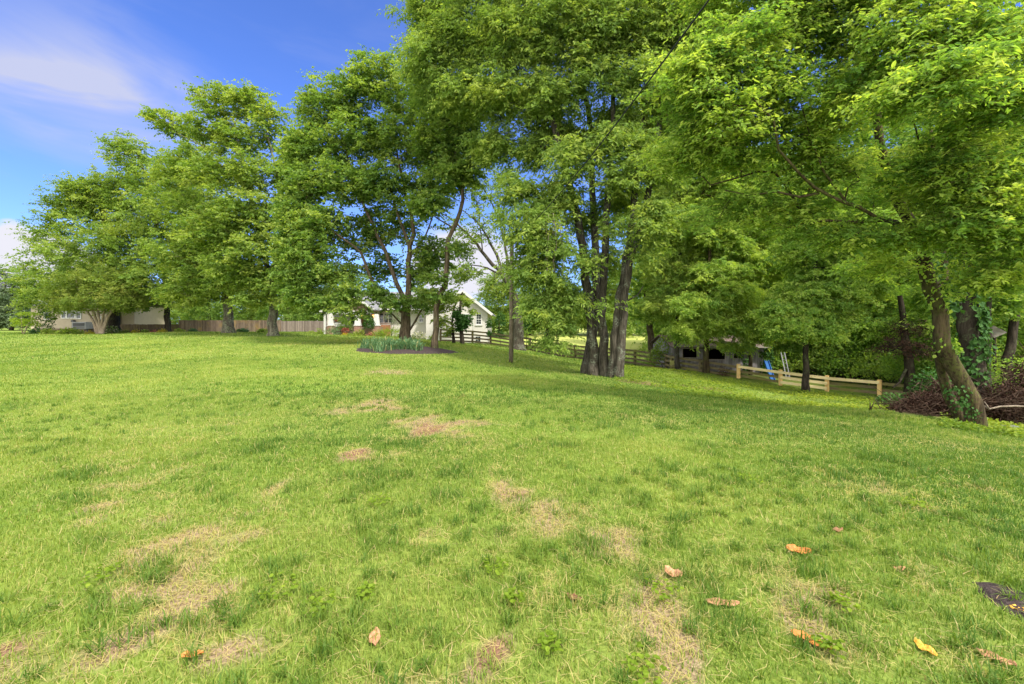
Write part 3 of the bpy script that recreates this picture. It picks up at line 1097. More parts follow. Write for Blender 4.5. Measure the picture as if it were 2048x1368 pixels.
    if tw is not None:
        a, b = tw
        r = lf['twig_r']
        d = norm(b - a)
        s = norm(np.cross(d, np.array([[.3, .2, .93]])))
        u = np.cross(s, d)
        ringv = []
        for c0, rr in ((a, r), (b, r * .4)):
            for k in range(3):
                an = 2 * math.pi * k / 3
                ringv.append(c0 + (s * math.cos(an) + u * math.sin(an)) * rr)
        TV = np.stack(ringv, 1).reshape(-1, 3)
        q = np.array([0, 1, 4, 3, 1, 2, 5, 4, 2, 0, 3, 5])
        TL = (np.arange(len(a))[:, None] * 6 + q[None]).ravel()
        L = np.concatenate([L, TL + len(V)])
        V = np.concatenate([V, TV])
        S = np.concatenate([S, np.full(len(TL) // 4, 4)])
    mesh_np("trunk", V, L, S, M[bark], root, smooth=True)
    mesh_np("crown", V2, L2, S2, M[lmat], root, fattr=T2)
    return root


def S_(*pts):
    return [P(*p) for p in pts]


DENS = 1.6
MAPLE = dict(twigs=9, per=12, tl=1.15, ll=.19, lw=.135, flat=.28, droop=.22, ldroop=.25, tvar=.2)
ASH = dict(twigs=11, per=16, tl=.95, ll=.175, lw=.062, flat=.26, droop=.36, ldroop=.45, tbase=.5, tvar=.2)
ELDER = dict(twigs=12, per=18, tl=.80, ll=.100, lw=.044, flat=.15, droop=.26, ldroop=.16, six=True, twig_r=.004, tbase=.5, tvar=.26, upn=1.05)
WOODL = dict(twigs=8, per=11, tl=1.1, ll=.21, lw=.14, flat=.36, droop=.2, ldroop=.3)

# --- the row of maples along the lawn's far edge
b = on_ground(226, 47)
tree("maple_tree", "broad dense maple behind the crape myrtle, its dark trunk beside the beige house", "tree", b,
     [(.55, .20, [b, P(228, 610, 47), P(225, 540, 47), P(215, 470, 47), P(205, 420, 47)])],
     [(160, 385, 45, 35, 47), (190, 375, 40, 30, 47), (130, 420, 45, 45, 47), (160, 420, 55, 52, 47), (205, 400, 50, 45, 48), (110, 490, 50, 55, 47), (180, 490, 80, 60, 45), (85, 560, 45, 45, 46), (150, 560, 80, 50, 45), (250, 500, 60, 70, 47),
      (240, 590, 60, 35, 46), (100, 605, 45, 30, 47), (265, 430, 50, 60, 48)], 520, dict(MAPLE, tbase=.48), 'bark_dark', 'leaf_maple', 11, minr=.012)
b = on_ground(335, 46)
tree("maple_tree", "maple with a narrow dark trunk standing in the flower bed by the low plank fence", "tree", b,
     [(.27, .10, [b, P(334, 620, 46), P(330, 560, 46), P(318, 470, 46), P(300, 380, 46), P(280, 320, 46)]), (.16, .06, [P(330, 560, 46), P(365, 480, 45), P(385, 410, 45)])],
     [(252, 300, 42, 32, 46), (300, 345, 62, 55, 46), (245, 390, 55, 55, 47), (330, 420, 75, 70, 45), (290, 480, 85, 60, 45), (370, 500, 65, 60, 45), (310, 560, 85, 45, 44),
      (360, 585, 55, 30, 44), (270, 585, 45, 35, 45), (385, 420, 40, 50, 46)], 560, dict(MAPLE, tbase=.52), 'bark_dark', 'leaf_maple', 12, minr=.012)
b = on_ground(457, 39)
tree("maple_tree", "thick forked maple with a short stout trunk in front of the brown plank fence", "tree", b,
     [(.44, .30, [b, P(455, 625, 39), P(452, 592, 39)]), (.26, .09, [P(450, 592, 39), P(438, 545, 39), P(425, 480, 39), P(405, 400, 39)]),
      (.24, .08, [P(458, 595, 39), P(470, 550, 39), P(465, 480, 40), P(440, 400, 40)]), (.15, .06, [P(460, 612, 39), P(490, 575, 38), P(520, 545, 38)])],
     [(395, 330, 50, 50, 40), (350, 360, 40, 50, 41), (400, 420, 75, 60, 39), (440, 480, 70, 60, 38), (390, 520, 80, 50, 38), (440, 560, 80, 35, 37), (390, 590, 60, 25, 38), (500, 560, 35, 30, 38)],
     420, dict(MAPLE, tbase=.55, tl=1.05), 'bark_maple', 'leaf_maple', 13, minr=.010)
b = on_ground(546, 34)
tree("maple_tree", "tall open maple with a pale lichen-spotted trunk, free-standing on the lawn", "tree", b,
     [(.35, .24, [b, P(547, 630, 34), P(545, 575, 34), P(543, 535, 34)]),
      (.20, .06, [P(541, 560, 34), P(527, 505, 34), P(512, 440, 34), P(497, 370, 34), P(482, 310, 34), P(468, 250, 34)]),
      (.17, .05, [P(547, 540, 34), P(557, 490, 34), P(563, 430, 34), P(552, 340, 34), P(535, 270, 34)]),
      (.12, .05, [P(543, 595, 34), P(510, 565, 33.5), P(478, 540, 33)]), (.11, .04, [P(549, 575, 34), P(580, 550, 33.5), P(606, 530, 33)]),
      (.09, .03, [P(497, 370, 34), P(450, 320, 34.5), P(400, 290, 35), P(350, 265, 35)])],
     [(435, 205, 42, 32, 34), (500, 205, 42, 32, 34), (545, 235, 32, 35, 34), (340, 245, 40, 22, 35), (420, 262, 45, 28, 34), (490, 275, 60, 32, 34), (440, 350, 60, 40, 34),
      (520, 345, 65, 40, 33), (480, 420, 80, 42, 33), (550, 425, 50, 50, 33), (430, 470, 60, 40, 33), (520, 495, 70, 35, 32.5), (585, 490, 35, 45, 33), (470, 540, 60, 30, 33),
      (580, 565, 50, 28, 33), (520, 560, 40, 22, 33), (590, 380, 35, 50, 35), (600, 450, 30, 40, 34), (570, 600, 35, 14, 33), (500, 600, 35, 12, 33), (590, 300, 30, 50, 36)], 560, dict(MAPLE, tl=1.0, tbase=.55), 'bark_maple', 'leaf_maple', 14, minr=.009)
# --- the tree in the iris bed
b = on_ground(812, 25)
tree("shade_tree", "wide dark green tree growing out of the iris bed in front of the porch", "tree", b,
     [(.29, .21, [b, P(812, 650, 25), P(813, 620, 25), P(816, 590, 25)]),
      (.16, .05, [P(816, 590, 25), P(817, 542, 25), P(820, 490, 25), P(827, 470, 25), P(821, 425, 25), P(806, 370, 25), P(790, 290, 25)]),
      (.10, .04, [P(819, 495, 25), P(805, 455, 24.8), P(790, 410, 24.7), P(770, 330, 24.5)]),
      (.13, .04, [P(808, 605, 25), P(785, 545, 25), P(766, 494, 25), P(748, 455, 25), P(725, 405, 25), P(700, 330, 25), P(680, 250, 25)]),
      (.11, .03, [P(804, 625, 25), P(768, 592, 24.6), P(742, 560, 24.4), P(722, 505, 24.3), P(690, 480, 24.2), P(650, 452, 24), P(618, 430, 24)]),
      (.07, .025, [P(820, 660, 25), P(840, 625, 24.8), P(856, 600, 24.7), P(866, 566, 24.6)]), (.06, .02, [P(804, 650, 25), P(785, 630, 24.6), P(752, 603, 24)]),
      (.07, .03, [P(817, 520, 25), P(850, 470, 25), P(870, 420, 25)])],
     [(628, 215, 30, 45, 25), (690, 200, 50, 50, 25), (745, 160, 45, 50, 25), (800, 180, 50, 60, 25), (640, 290, 50, 40, 25), (720, 270, 65, 50, 25), (800, 280, 60, 55, 25), (860, 300, 45, 55, 25),
      (620, 370, 45, 45, 24.5), (690, 360, 65, 45, 24.5), (770, 370, 65, 40, 24.5), (640, 440, 50, 40, 24), (845, 390, 50, 40, 25), (630, 500, 55, 38, 24), (665, 545, 55, 22, 24),
      (612, 575, 35, 22, 23.8), (735, 575, 45, 10, 23.6, .9, .5), (700, 603, 25, 6, 23.6, .9, .5), (800, 610, 38, 7, 24), (850, 590, 25, 14, 24.5), (860, 510, 35, 45, 25), (585, 500, 30, 50, 24.5), (600, 300, 30, 50, 25), (720, 470, 50, 40, 25.5, .9, .7), (780, 450, 60, 40, 26, .9, .7), (835, 545, 35, 30, 25.6, .9, .7), (770, 535, 40, 28, 26, .9, .6), (660, 598, 26, 14, 23.8), (690, 618, 22, 9, 23.6), (640, 610, 20, 10, 23.8), (772, 590, 26, 12, 24), (832, 606, 20, 12, 24.3), (700, 588, 26, 12, 23.8), (722, 628, 16, 8, 23.7), (610, 600, 30, 16, 24), (600, 430, 35, 45, 24.6), (590, 560, 30, 25, 24.4)],
     860, dict(MAPLE, tl=.80, ll=.145, lw=.105, twigs=10, tbase=.5), 'bark_brown', 'leaf_dark', 15, tipr=.008, minr=.006)
b = on_ground(869, 23)
tree("slender_tree", "slender crooked tree rising from the dark mulch at the end of the iris bed", "tree", b,
     [(.155, .055, [b, P(871, 660, 23), P(873, 615, 23), P(880, 590, 23), P(891, 568, 23), P(894, 527, 23), P(897, 478, 23), P(911, 447, 23), P(925, 402, 23), P(924, 370, 23), P(910, 300, 23), P(905, 230, 23)]),
      (.05, .02, [P(905, 455, 23), P(880, 440, 22.8), P(850, 420, 22.6)])],
     [(905, 350, 55, 30, 23), (935, 300, 50, 45, 23), (880, 270, 50, 50, 23), (920, 220, 50, 45, 23), (860, 410, 35, 25, 22.6), (870, 200, 40, 50, 23.5), (884, 592, 16, 12, 22.8), (868, 560, 18, 12, 22.8), (915, 500, 18, 12, 23)],
     280, dict(MAPLE, tl=.75, ll=.135, lw=.10, tbase=.5), 'bark_brown', 'leaf_dark', 16, tipr=.008, minr=.005)
# --- small trees against the white gable
b = on_ground(925, 31)
tree("ivy_clad_sapling", "small tree with a dark ivy-wrapped stem before the white gable wall", "tree", b,
     [(.16, .07, [b, P(922, 665, 31), P(920, 630, 31), P(922, 600, 31)])],
     [(922, 648, 8, 14, 31), (917, 630, 7, 9, 31), (930, 640, 6, 10, 31)], 32, dict(MAPLE, tl=.40, ll=.12, lw=.11, tbase=.4), 'bark_dark', 'leaf_ivy', 17, flare=1.1, minr=.004)
b = on_ground(908, 32)
tree("sapling", "light green sapling leaning out behind the slender tree, before the board fence", "tree", b,
     [(.10, .04, [b, P(906, 660, 32), P(904, 630, 32), P(915, 600, 32), P(925, 585, 32)])],
     [(884, 640, 16, 16, 31), (890, 618, 16, 10, 31.5), (922, 602, 20, 10, 32), (902, 596, 20, 10, 31.5), (870, 605, 16, 10, 31), (945, 622, 10, 6, 32), (900, 662, 9, 8, 31.5)], 48,
     dict(MAPLE, tl=.45, ll=.13, lw=.11, tbase=.75, twigs=7, per=9), 'bark_dark', 'leaf_maple', 18, minr=.004)
# --- the half-bare tree behind the pole
b = on_ground(1036, 37)
tree("half_bare_tree", "half-bare tree behind the utility pole, its crooked limbs reaching over the white gable", "tree", b,
     [(.52, .30, [b, P(1036, 660, 37), P(1030, 605, 37), P(1018, 570, 37)]),
      (.20, .04, [P(1018, 572, 37), P(1004, 546, 37), P(977, 521, 37), P(955, 490, 37), P(925, 458, 37), P(900, 436, 37), P(880, 425, 37)]),
      (.15, .03, [P(1007, 548, 37), P(992, 509, 37), P(970, 466, 37), P(950, 440, 37), P(924, 420, 37)]),
      (.14, .03, [P(1016, 560, 37), P(1012, 500, 37.5), P(995, 432, 37.5), P(977, 395, 37.5), P(962, 370, 37.5)]),
      (.10, .02, [P(1012, 490, 37.5), P(1006, 420, 38), P(1013, 390, 38), P(1017, 345, 38)]),
      (.09, .02, [P(1000, 548, 37), P(974, 536, 36.5), P(945, 530, 36.5), P(921, 532, 36.5)]),
      (.06, .02, [P(965, 505, 37), P(960, 450, 37), P(955, 405, 37), P(950, 370, 37)])],
     [(945, 460, 60, 45, 37, .7, .5), (985, 420, 40, 50, 37, .7, .4), (1000, 580, 40, 25, 37), (930, 545, 45, 20, 36.5), (1010, 360, 30, 30, 38), (960, 380, 25, 25, 37.5)],
     160, dict(MAPLE, tl=.8, ll=.16, lw=.12, twigs=6, per=9, tbase=.5), 'bark_grey', 'leaf_maple', 19, tipr=.016, minr=.006)
# --- the many-stemmed tree
b = on_ground(1205, 19.5)
tree("multi_trunk_tree", "tall tree of five grey trunks springing from one base on the lawn", "tree", b,
     [(.23, .07, [P(1187, 742, 19.5), P(1184, 677, 19.5), P(1180, 620, 19.5), P(1172, 560, 19.5), P(1160, 470, 19.5), P(1140, 370, 19.5), P(1110, 260, 19.5), P(1085, 120, 19.5), P(1060, 0, 19.5)]),
      (.20, .07, [P(1210, 745, 19.3), P(1207, 677, 19.3), P(1205, 610, 19.3), P(1209, 540, 19.3), P(1213, 440, 19.3), P(1222, 330, 19.3), P(1226, 200, 19.3), P(1230, 60, 19.3)]),
      (.20, .07, [P(1226, 752, 18.9), P(1230, 677, 18.9), P(1238, 610, 18.9), P(1250, 540, 19), P(1264, 450, 19), P(1277, 330, 19), P(1288, 230, 19), P(1300, 100, 19)]),
      (.19, .07, [P(1237, 756, 18.7), P(1243, 677, 18.7), P(1250, 605, 18.7), P(1260, 530, 18.6), P(1288, 420, 18.6), P(1312, 300, 18.6), P(1325, 200, 18.5), P(1340, 80, 18.4)]),
      (.21, .09, [P(1172, 738, 20.2), P(1180, 690, 20.2), P(1192, 620, 20.4), P(1190, 500, 20.6), P(1185, 380, 21), P(1180, 240, 21), P(1150, 100, 21)]),
      (.04, .015, [P(1256, 600, 18.6), P(1275, 590, 18.5), P(1288, 572, 18.4)])],
     [(862, 130, 50, 60, 20), (930, 70, 70, 60, 20), (930, 180, 60, 45, 20), (1020, 60, 80, 70, 19), (1010, 190, 70, 50, 19.5), (1110, 60, 80, 70, 18.5), (1100, 190, 60, 50, 19), (1200, 50, 80, 70, 18.5),
      (1190, 150, 60, 50, 18.5), (1290, 50, 80, 70, 18), (1290, 170, 60, 50, 18), (1390, 60, 80, 80, 18), (1370, 200, 50, 60, 18), (870, 20, 50, 60, 20.5),
      (940, -80, 90, 90, 20), (1070, -90, 120, 90, 19), (1220, -90, 120, 90, 18.5), (1350, -80, 90, 90, 18), (1150, -210, 160, 80, 19), (1000, 290, 45, 30, 20), (1075, 300, 40, 30, 20), 
      (1115, 395, 50, 38, 19), (1070, 450, 55, 35, 18.5), (1100, 500, 50, 32, 18.4), (1065, 545, 42, 32, 18.5), (1110, 565, 38, 28, 18.6, .9, .7), (1085, 615, 42, 24, 18.6, .9, .7), (1122, 645, 22, 20, 18.6, .9, .6), (1110, 682, 24, 14, 18.6, .9, .6),
      (1190, 440, 45, 35, 21, .9, .6), (1240, 390, 45, 40, 20.5, .9, .7), (1230, 290, 50, 40, 18, .9, .8), (1150, 320, 45, 40, 18, .9, .8), (1310, 330, 50, 50, 17.6, .9, .9), (1305, 440, 40, 45, 17.6, .9, .8), (1040, 380, 40, 30, 19, .9, .7), (1110, 260, 50, 35, 21, .9, .8), (1230, 240, 45, 40, 20.5, .9, .8), (1175, 285, 45, 35, 21, .9, .8), (1290, 265, 40, 40, 20, .9, .8), (1178, 525, 26, 20, 18.2, .9, .5), (1222, 455, 24, 24, 18, .9, .5), (1275, 505, 24, 28, 18, .9, .5), (1240, 360, 40, 25, 18, .9, .6), (1205, 610, 14, 9, 18, .9, .4), (1215, 520, 40, 35, 22, .9, .6), (1225, 590, 30, 22, 22, .9, .5), (1160, 600, 24, 22, 19, .9, .6)],
     1620, ASH, 'bark_grey', 'leaf_ash', 21, tipr=.009, minr=.005, flare=1.3, attach_low=1.6)

# --- the leaning tree with the near canopy
b = on_ground(1953, 11.6)
tree("leaning_tree", "leaning ivy-clad tree beside the brush pile, its bright canopy spreading over the lawn", "tree", b,
     [(.19, .155, [b, P(1946, 800, 11.6), P(1930, 762, 11.6), P(1905, 728, 11.6), P(1886, 690, 11.6), P(1878, 628, 11.6), P(1860, 574, 11.6), P(1848, 520, 11.6)]),
      (.115, .10, [P(1921, 838, 12.1), P(1899, 790, 12.1), P(1883, 745, 12.0), P(1876, 705, 11.8)]),
      (.14, .05, [P(1848, 520, 11.6), P(1825, 465, 11.5), P(1798, 409, 11.4), P(1780, 360, 11.2), P(1762, 290, 11), P(1745, 190, 10.8), P(1730, 90, 10.5), P(1720, -20, 10.3)]),
      (.055, .018, [P(1830, 475, 11.5), P(1790, 445, 11), P(1760, 440, 10.5), P(1715, 410, 10), P(1662, 395, 9.6), P(1600, 350, 9.2), P(1560, 300, 9), P(1548, 240, 8.8), P(1500, 190, 8.6)]),
      (.045, .015, [P(1770, 440, 10.6), P(1700, 445, 10.6), P(1620, 440, 10.8), P(1550, 345, 10.6), P(1482, 352, 10.4), P(1420, 370, 10.2)]),
      (.035, .012, [P(1640, 385, 9.5), P(1600, 395, 9.6), P(1550, 385, 9.8), P(1500, 392, 10), P(1450, 380, 10.2)]), (.03, .01, [P(1690, 400, 9.8), P(1650, 340, 9.6), P(1620, 270, 9.4), P(1600, 200, 9.2)]),
      (.03, .012, [P(1880, 400, 10.6), P(1850, 330, 10), P(1830, 250, 9.2), P(1800, 200, 8.4)]), (.035, .012, [P(1640, 440, 10.7), P(1580, 455, 10.8), P(1520, 440, 10.9), P(1470, 450, 11)]),
      (.12, .05, [P(1850, 525, 11.6), P(1862, 470, 11.3), P(1880, 400, 10.6), P(1900, 300, 9.8), P(1910, 180, 9), P(1900, 60, 8.2)]),
      (.07, .03, [P(1865, 460, 11.2), P(1920, 400, 10.6), P(1990, 360, 10), P(2080, 330, 9.6)]),
      (.09, .04, [P(1890, 560, 12), P(1886, 500, 12.2), P(1880, 400, 12.6), P(1860, 260, 12.6)])],
     [(1400, 165, 75, 50, 9.2), (1480, 110, 80, 55, 9.0), (1450, 235, 75, 40, 9.2), (1560, 170, 60, 45, 9.2), (1590, 60, 80, 55, 9.6), (1700, 70, 60, 60, 9.6), (1820, 60, 60, 55, 8.0), (1890, 150, 55, 60, 7.0),
      (1820, 190, 60, 35, 7.4), (1740, 175, 60, 40, 8.6), (1960, 80, 60, 70, 7.8), (2010, 200, 60, 60, 8.2), (1400, 310, 80, 40, 10.4, .9, 0.7), (1490, 300, 60, 35, 10, .9, 0.6), (1500, 420, 80, 40, 10.8, .9, 0.5),
      (1610, 310, 60, 40, 10.2, .9, 0.7), (1680, 350, 60, 40, 10, .9, 0.6), (1600, 420, 70, 40, 10.8, .9, .55), (1700, 470, 70, 40, 10.6, .9, .55), (1900, 330, 70, 50, 9.4), (1980, 370, 70, 60, 9.2), (1940, 460, 80, 45, 9.6), (2040, 470, 60, 60, 9.6),
      (1790, 330, 40, 50, 11, .9, 0.5), (1830, 470, 45, 25, 10.6), (2120, 300, 90, 120, 9.5), (2120, 80, 90, 110, 9),
      (1500, -60, 120, 60, 9.4), (1700, -70, 120, 70, 9), (1900, -70, 110, 70, 8), (1990, 550, 60, 40, 10.4), (1930, 240, 45, 40, 9), (1650, 250, 50, 40, 10.2), (1560, 250, 50, 35, 9.8), (1700, 190, 50, 40, 10), (1840, 400, 45, 35, 10.4, .9, 0.5), (1770, 540, 50, 25, 12, .9, .55)],
     560, dict(ELDER, tbase=.55), 'bark_moss', 'leaf_elder', 22, tipr=.0085, minr=.004, flare=1.25, attach_low=2.6)


# ------------------------------------------------------------------ copies, woodland
def dup(root, loc, rotz=0.0, sc=1.0, label=None, scz=None):
    """a copy of a thing with copies of its parts"""
    r = root.copy()
    COL.objects.link(r)
    r.location = tuple(float(v) for v in loc)
    r.rotation_euler = (0, 0, rotz)
    r.scale = (sc, sc, scz or sc)
    if label:
        r['label'] = label
    for ch in list(root.children):
        c = ch.copy()
        COL.objects.link(c)
        c.parent = r
    return r


def wood_tree(name, label, px, d, h, r, seed, kind=0, group='woodland trees behind the fences', lmat='leaf_wood', bark='bark_brown', n=430):
    b = on_ground(px, d)
    f = F / d
    by = HZ + (CAMZ - b[2]) * f
    rr = random.Random(seed)
    px0 = 1024 + b[0] * f
    top = by - h * f
    stems = [(.016 * h + .03, .03, [b] + [P(px0 + rr.uniform(-.35, .35) * f, by - h * k * f, d) for k in (.15, .32, .5, .68, .86)])]
    bl = []
    lo = .10 if kind != 1 else .06
    for k in range(11):
        u = lo + (1 - lo) * (k + .5) / 11
        w = r * (1.15 - .75 * max(0, u - .35) / .65) * (.8 if u < .3 else 1)
        a = k * 2.4
        o = w * .45
        bl.append((px0 + math.cos(a) * o * f, by - h * u * f, w * .72 * f, h * .105 * f, d + math.sin(a) * o))
    return tree(name, label, 'tree', b, stems, bl, n, dict(WOODL, tl=1.0 + r * .05), bark, lmat, seed, group, minr=.012)


wa = wood_tree("woodland_tree", "tall leafy woodland tree right behind the grey shed roof", 1440, 41, 17, 4.6, 41)
wb = wood_tree("woodland_tree", "bushy woodland tree beyond the third yellow fence post", 1668, 36, 14, 4.0, 42, 1)
wc = wood_tree("woodland_tree", "pale green woodland tree standing behind the blue board", 1560, 39, 16, 4.2, 43)
rr = random.Random(5)
for px, d, sc, src, lab in (
        (1385, 44, .95, wb, "woodland tree rising behind the shed's open-fronted end"),
        (1500, 47, 1.1, wc, "woodland tree behind the shed's ivy corner, second row back"),
        (1620, 45, 1.1, wa, "woodland tree behind the small dark-trunked tree by the yellow fence"),
        (1745, 34, .95, wc, "woodland tree beyond the last span of yellow fence"),
        (1790, 30, .72, wb, "low bushy woodland tree above the end of the yellow fence"),
        (1850, 34, 1.0, wa, "woodland tree seen just past the leaning trunk's left side"),
        (1915, 27, .80, wc, "woodland tree between the leaning trunk and the ivy-covered trunk"),
        (1990, 31, .95, wb, "woodland tree behind the slanting grey board in the wood"),
        (2060, 26, .85, wa, "woodland tree at the picture's right edge above the tall brush heap"),
        (2170, 28, .95, wc, "woodland tree whose crown reaches in from the right edge above the brush heap"),
        (1590, 33, .62, wa, "young woodland tree just behind the ladder"),
        (1640, 31.5, .55, wb, "young woodland tree behind the yellow fence's middle span"),
        (1702, 30, .60, wc, "young woodland tree behind the yellow fence's third post"),
        (1880, 22, .50, wb, "young woodland tree right behind the leaning trunk's bend"),
        (1545, 35, .6, wb, "young dark woodland tree rising behind the shed's ivy corner"),
        (1325, 62, .9, wb, "distant tree at the corner of the pasture beside the wood"),
        (1480, 50, 1.45, wb, "very tall woodland tree high above the shed roof's right half"),
        (1375, 52, 1.4, wc, "very tall woodland tree high above the thin pale grey trunk"),
        (1690, 46, 1.45, wc, "very tall woodland tree high above the yellow fence"),
        (1800, 40, 1.4, wa, "very tall woodland tree high above the dying brown trunk"),
        (1440, 60, 1.15, wc, "distant woodland tree in the gap above the shed roof"),
        (1560, 58, 1.2, wb, "distant woodland tree far behind the blue board"),
        (1690, 54, 1.2, wa, "distant woodland tree far behind the yellow fence's last post but one"),
        (1810, 48, 1.15, wb, "distant woodland tree in the gap left of the leaning trunk"),
        (1930, 44, 1.1, wa, "distant woodland tree behind the ivy-covered trunk"),
        (2080, 42, 1.1, wc, "distant woodland tree deep in the wood at the right edge")):
    dup(src, on_ground(px, d), rr.uniform(0, 6.28), sc, lab, sc * rr.uniform(.9, 1.08))
fa = wood_tree("field_tree", "round dark field tree behind the brown plank fence", 420, 72, 11.5, 5.2, 44, 1, 'trees beyond the fences and houses', 'leaf_dark', n=240)
fb = wood_tree("field_tree", "broad green tree behind the white house's grey roof", 1000, 66, 9.5, 4.6, 45, 1, 'trees beyond the fences and houses', 'leaf_maple', n=240)
for px, d, sc, src, lab in (
        (505, 78, .9, fb, "pale green tree behind the fence between the two thick maple trunks"),
        (600, 84, .62, fa, "low dark tree behind the pale plank fence"),
        (655, 74, .75, fa, "dark tree behind the porch's white corner post"),
        (300, 112, .9, fa, "dark tree behind the parked pickup"),
        (365, 95, .85, fb, "tree behind the gap between the low and the tall plank fence"),
        (245, 70, .9, fa, "dark tree behind the beige house's back corner"),
        (150, 68, 1.0, fb, "tree behind the beige house's roof"),
        (690, 74, 1.05, fb, "tall pale tree behind the porch gable's ridge"),
        (835, 82, .85, fb, "tree behind the grey roof between the two gables"),
        (575, 66, 1.0, fa, "dark tree rising behind the joint of the brown and the pale plank fence"),
        (760, 76, .55, fb, "low tree peeping over the grey roof behind the porch gable"),
        (900, 78, .62, fb, "low tree behind the white gable's ridge"),
        (1060, 74, .78, fa, "tree across the pasture to the right of the half-bare tree"),
        (1125, 80, 1.0, fb, "tree on the far side of the pasture behind the hanging branches"),
        (1200, 78, 1.25, fb, "tree on the far side of the pasture behind the five trunks"),
        (1262, 84, 1.15, fa, "tree on the far side of the pasture in the gap beside the five trunks"),
        (-60, 74, .8, fa, "tree reaching in at the far left edge behind the grey-green tree")):
    dup(src, on_ground(px, d), rr.uniform(0, 6.28), sc, lab)

# trees along the fence and at the wood's edge, each with its own trunk line
b = on_ground(1306, 35.5)
tree("fence_tree", "reddish-brown trunk leaning left over the board fence between the five trunks and the shed", "tree", b,
     [(.27, .08, [b, P(1302, 670, 35.5), P(1296, 620, 35.5), P(1292, 560, 35.5), P(1296, 460, 35.5), P(1300, 360, 35.5), P(1310, 270, 35.5)])],
     [(1270, 560, 50, 40, 35), (1330, 520, 55, 50, 35), (1280, 450, 60, 50, 36), (1330, 400, 60, 55, 36), (1290, 330, 60, 50, 36), (1340, 300, 50, 50, 36), (1300, 240, 60, 50, 36), (1370, 230, 60, 50, 37), (1290, 625, 45, 28, 34.5), (1340, 600, 45, 35, 34)],
     330, dict(WOODL, tl=.95), 'bark_brown', 'leaf_wood', 51, minr=.008)
b = on_ground(1356, 29.5)
tree("fence_tree", "thin pale grey trunk standing before the shed's left end, next to the yellow sign", "tree", b,
     [(.15, .05, [b, P(1353, 690, 29.5), P(1355, 640, 29.5), P(1358, 570, 29.5), P(1362, 480, 29.5), P(1370, 390, 29.5), P(1375, 300, 29.5)])],
     [(1330, 610, 40, 25, 29), (1380, 575, 45, 30, 29), (1340, 540, 45, 30, 29.5), (1390, 490, 50, 40, 29.5), (1345, 460, 45, 40, 30), (1380, 400, 50, 45, 30), (1360, 320, 50, 45, 30), (1400, 640, 30, 20, 28.5), (1350, 250, 45, 40, 30), (1320, 400, 40, 40, 30), (1395, 560, 40, 30, 28.5)],
     420, dict(ASH, tl=.8, tbase=.62), 'bark_grey', 'leaf_ash', 52, minr=.006)
b = on_ground(1412, 27.8)
tree("fence_tree", "mossy straight trunk in front of the shed's middle", "tree", b,
     [(.175, .06, [b, P(1412, 700, 27.8), P(1413, 650, 27.8), P(1416, 580, 27.8), P(1420, 490, 27.8), P(1426, 390, 27.8)])],
     [(1395, 655, 45, 22, 27), (1450, 645, 50, 26, 27), (1400, 610, 55, 26, 27), (1460, 590, 55, 35, 27), (1500, 630, 40, 30, 27.2), (1420, 550, 55, 30, 27.5), (1480, 530, 55, 35, 27.5), (1510, 665, 30, 22, 27), (1440, 480, 55, 40, 28), (1500, 450, 50, 45, 28), (1550, 520, 55, 40, 27.5), (1560, 600, 45, 35, 27.3), (1450, 390, 60, 45, 28), (1540, 420, 55, 45, 28), (1500, 330, 60, 45, 28), (1430, 310, 50, 45, 28), (1384, 674, 22, 8, 27), (1458, 690, 22, 9, 27), (1484, 688, 16, 8, 27), (1400, 440, 50, 40, 28)],
     760, dict(ASH, tl=.8, tbase=.68), 'bark_moss', 'leaf_wood', 53, minr=.006)
b = on_ground(1612, 22.2)
tree("small_tree", "small tree with a dark straight trunk standing in front of the yellow fence", "tree", b,
     [(.155, .05, [b, P(1611, 740, 22.2), P(1613, 695, 22.2), P(1618, 650, 22.2), P(1625, 600, 22.2), P(1630, 540, 22.2), P(1640, 470, 22.4)]),
      (.05, .02, [P(1616, 685, 22.2), P(1590, 660, 21.9), P(1575, 640, 21.7)]), (.055, .02, [P(1618, 670, 22.2), P(1650, 640, 22), P(1685, 600, 21.6), P(1710, 575, 21.3)])],
     [(1580, 655, 38, 24, 21.6), (1640, 660, 38, 22, 21.6), (1610, 630, 50, 22, 22), (1560, 620, 35, 25, 22), (1660, 620, 40, 28, 22), (1610, 585, 50, 30, 22.3), (1690, 585, 35, 25, 21.6), (1640, 545, 50, 30, 22.5), (1700, 520, 55, 35, 22.5), (1600, 500, 50, 35, 22.6), (1660, 450, 55, 40, 22.6), (1740, 570, 35, 30, 22), (1740, 470, 45, 40, 22.5), (1610, 420, 45, 35, 22.8)],
     480, dict(ASH, tl=.65, ll=.13, lw=.06, tbase=.55), 'bark_dark', 'leaf_wood', 54, minr=.005, tipr=.007)
b = on_ground(1945, 17)
ivyt = tree("ivy_covered_trunk", "thick upright trunk wrapped in ivy behind the leaning tree", "tree", b,
     [(.34, .18, [b, P(1943, 740, 17), P(1940, 680, 17), P(1938, 600, 17), P(1940, 520, 17), P(1945, 420, 17), P(1940, 300, 17), P(1950, 180, 17)])],
     [(1900, 420, 60, 50, 17), (1990, 400, 60, 50, 17), (1940, 300, 80, 60, 17.5), (1960, 200, 80, 60, 17.5), (2030, 300, 60, 60, 17.5), (1880, 300, 50, 50, 17.5), (1930, 100, 80, 60, 17.5), (2050, 450, 50, 40, 17)],
     340, dict(WOODL, tl=.8, ll=.17, lw=.10), 'bark_dark', 'leaf_wood', 55, minr=.006)
b = on_ground(1977, 18)
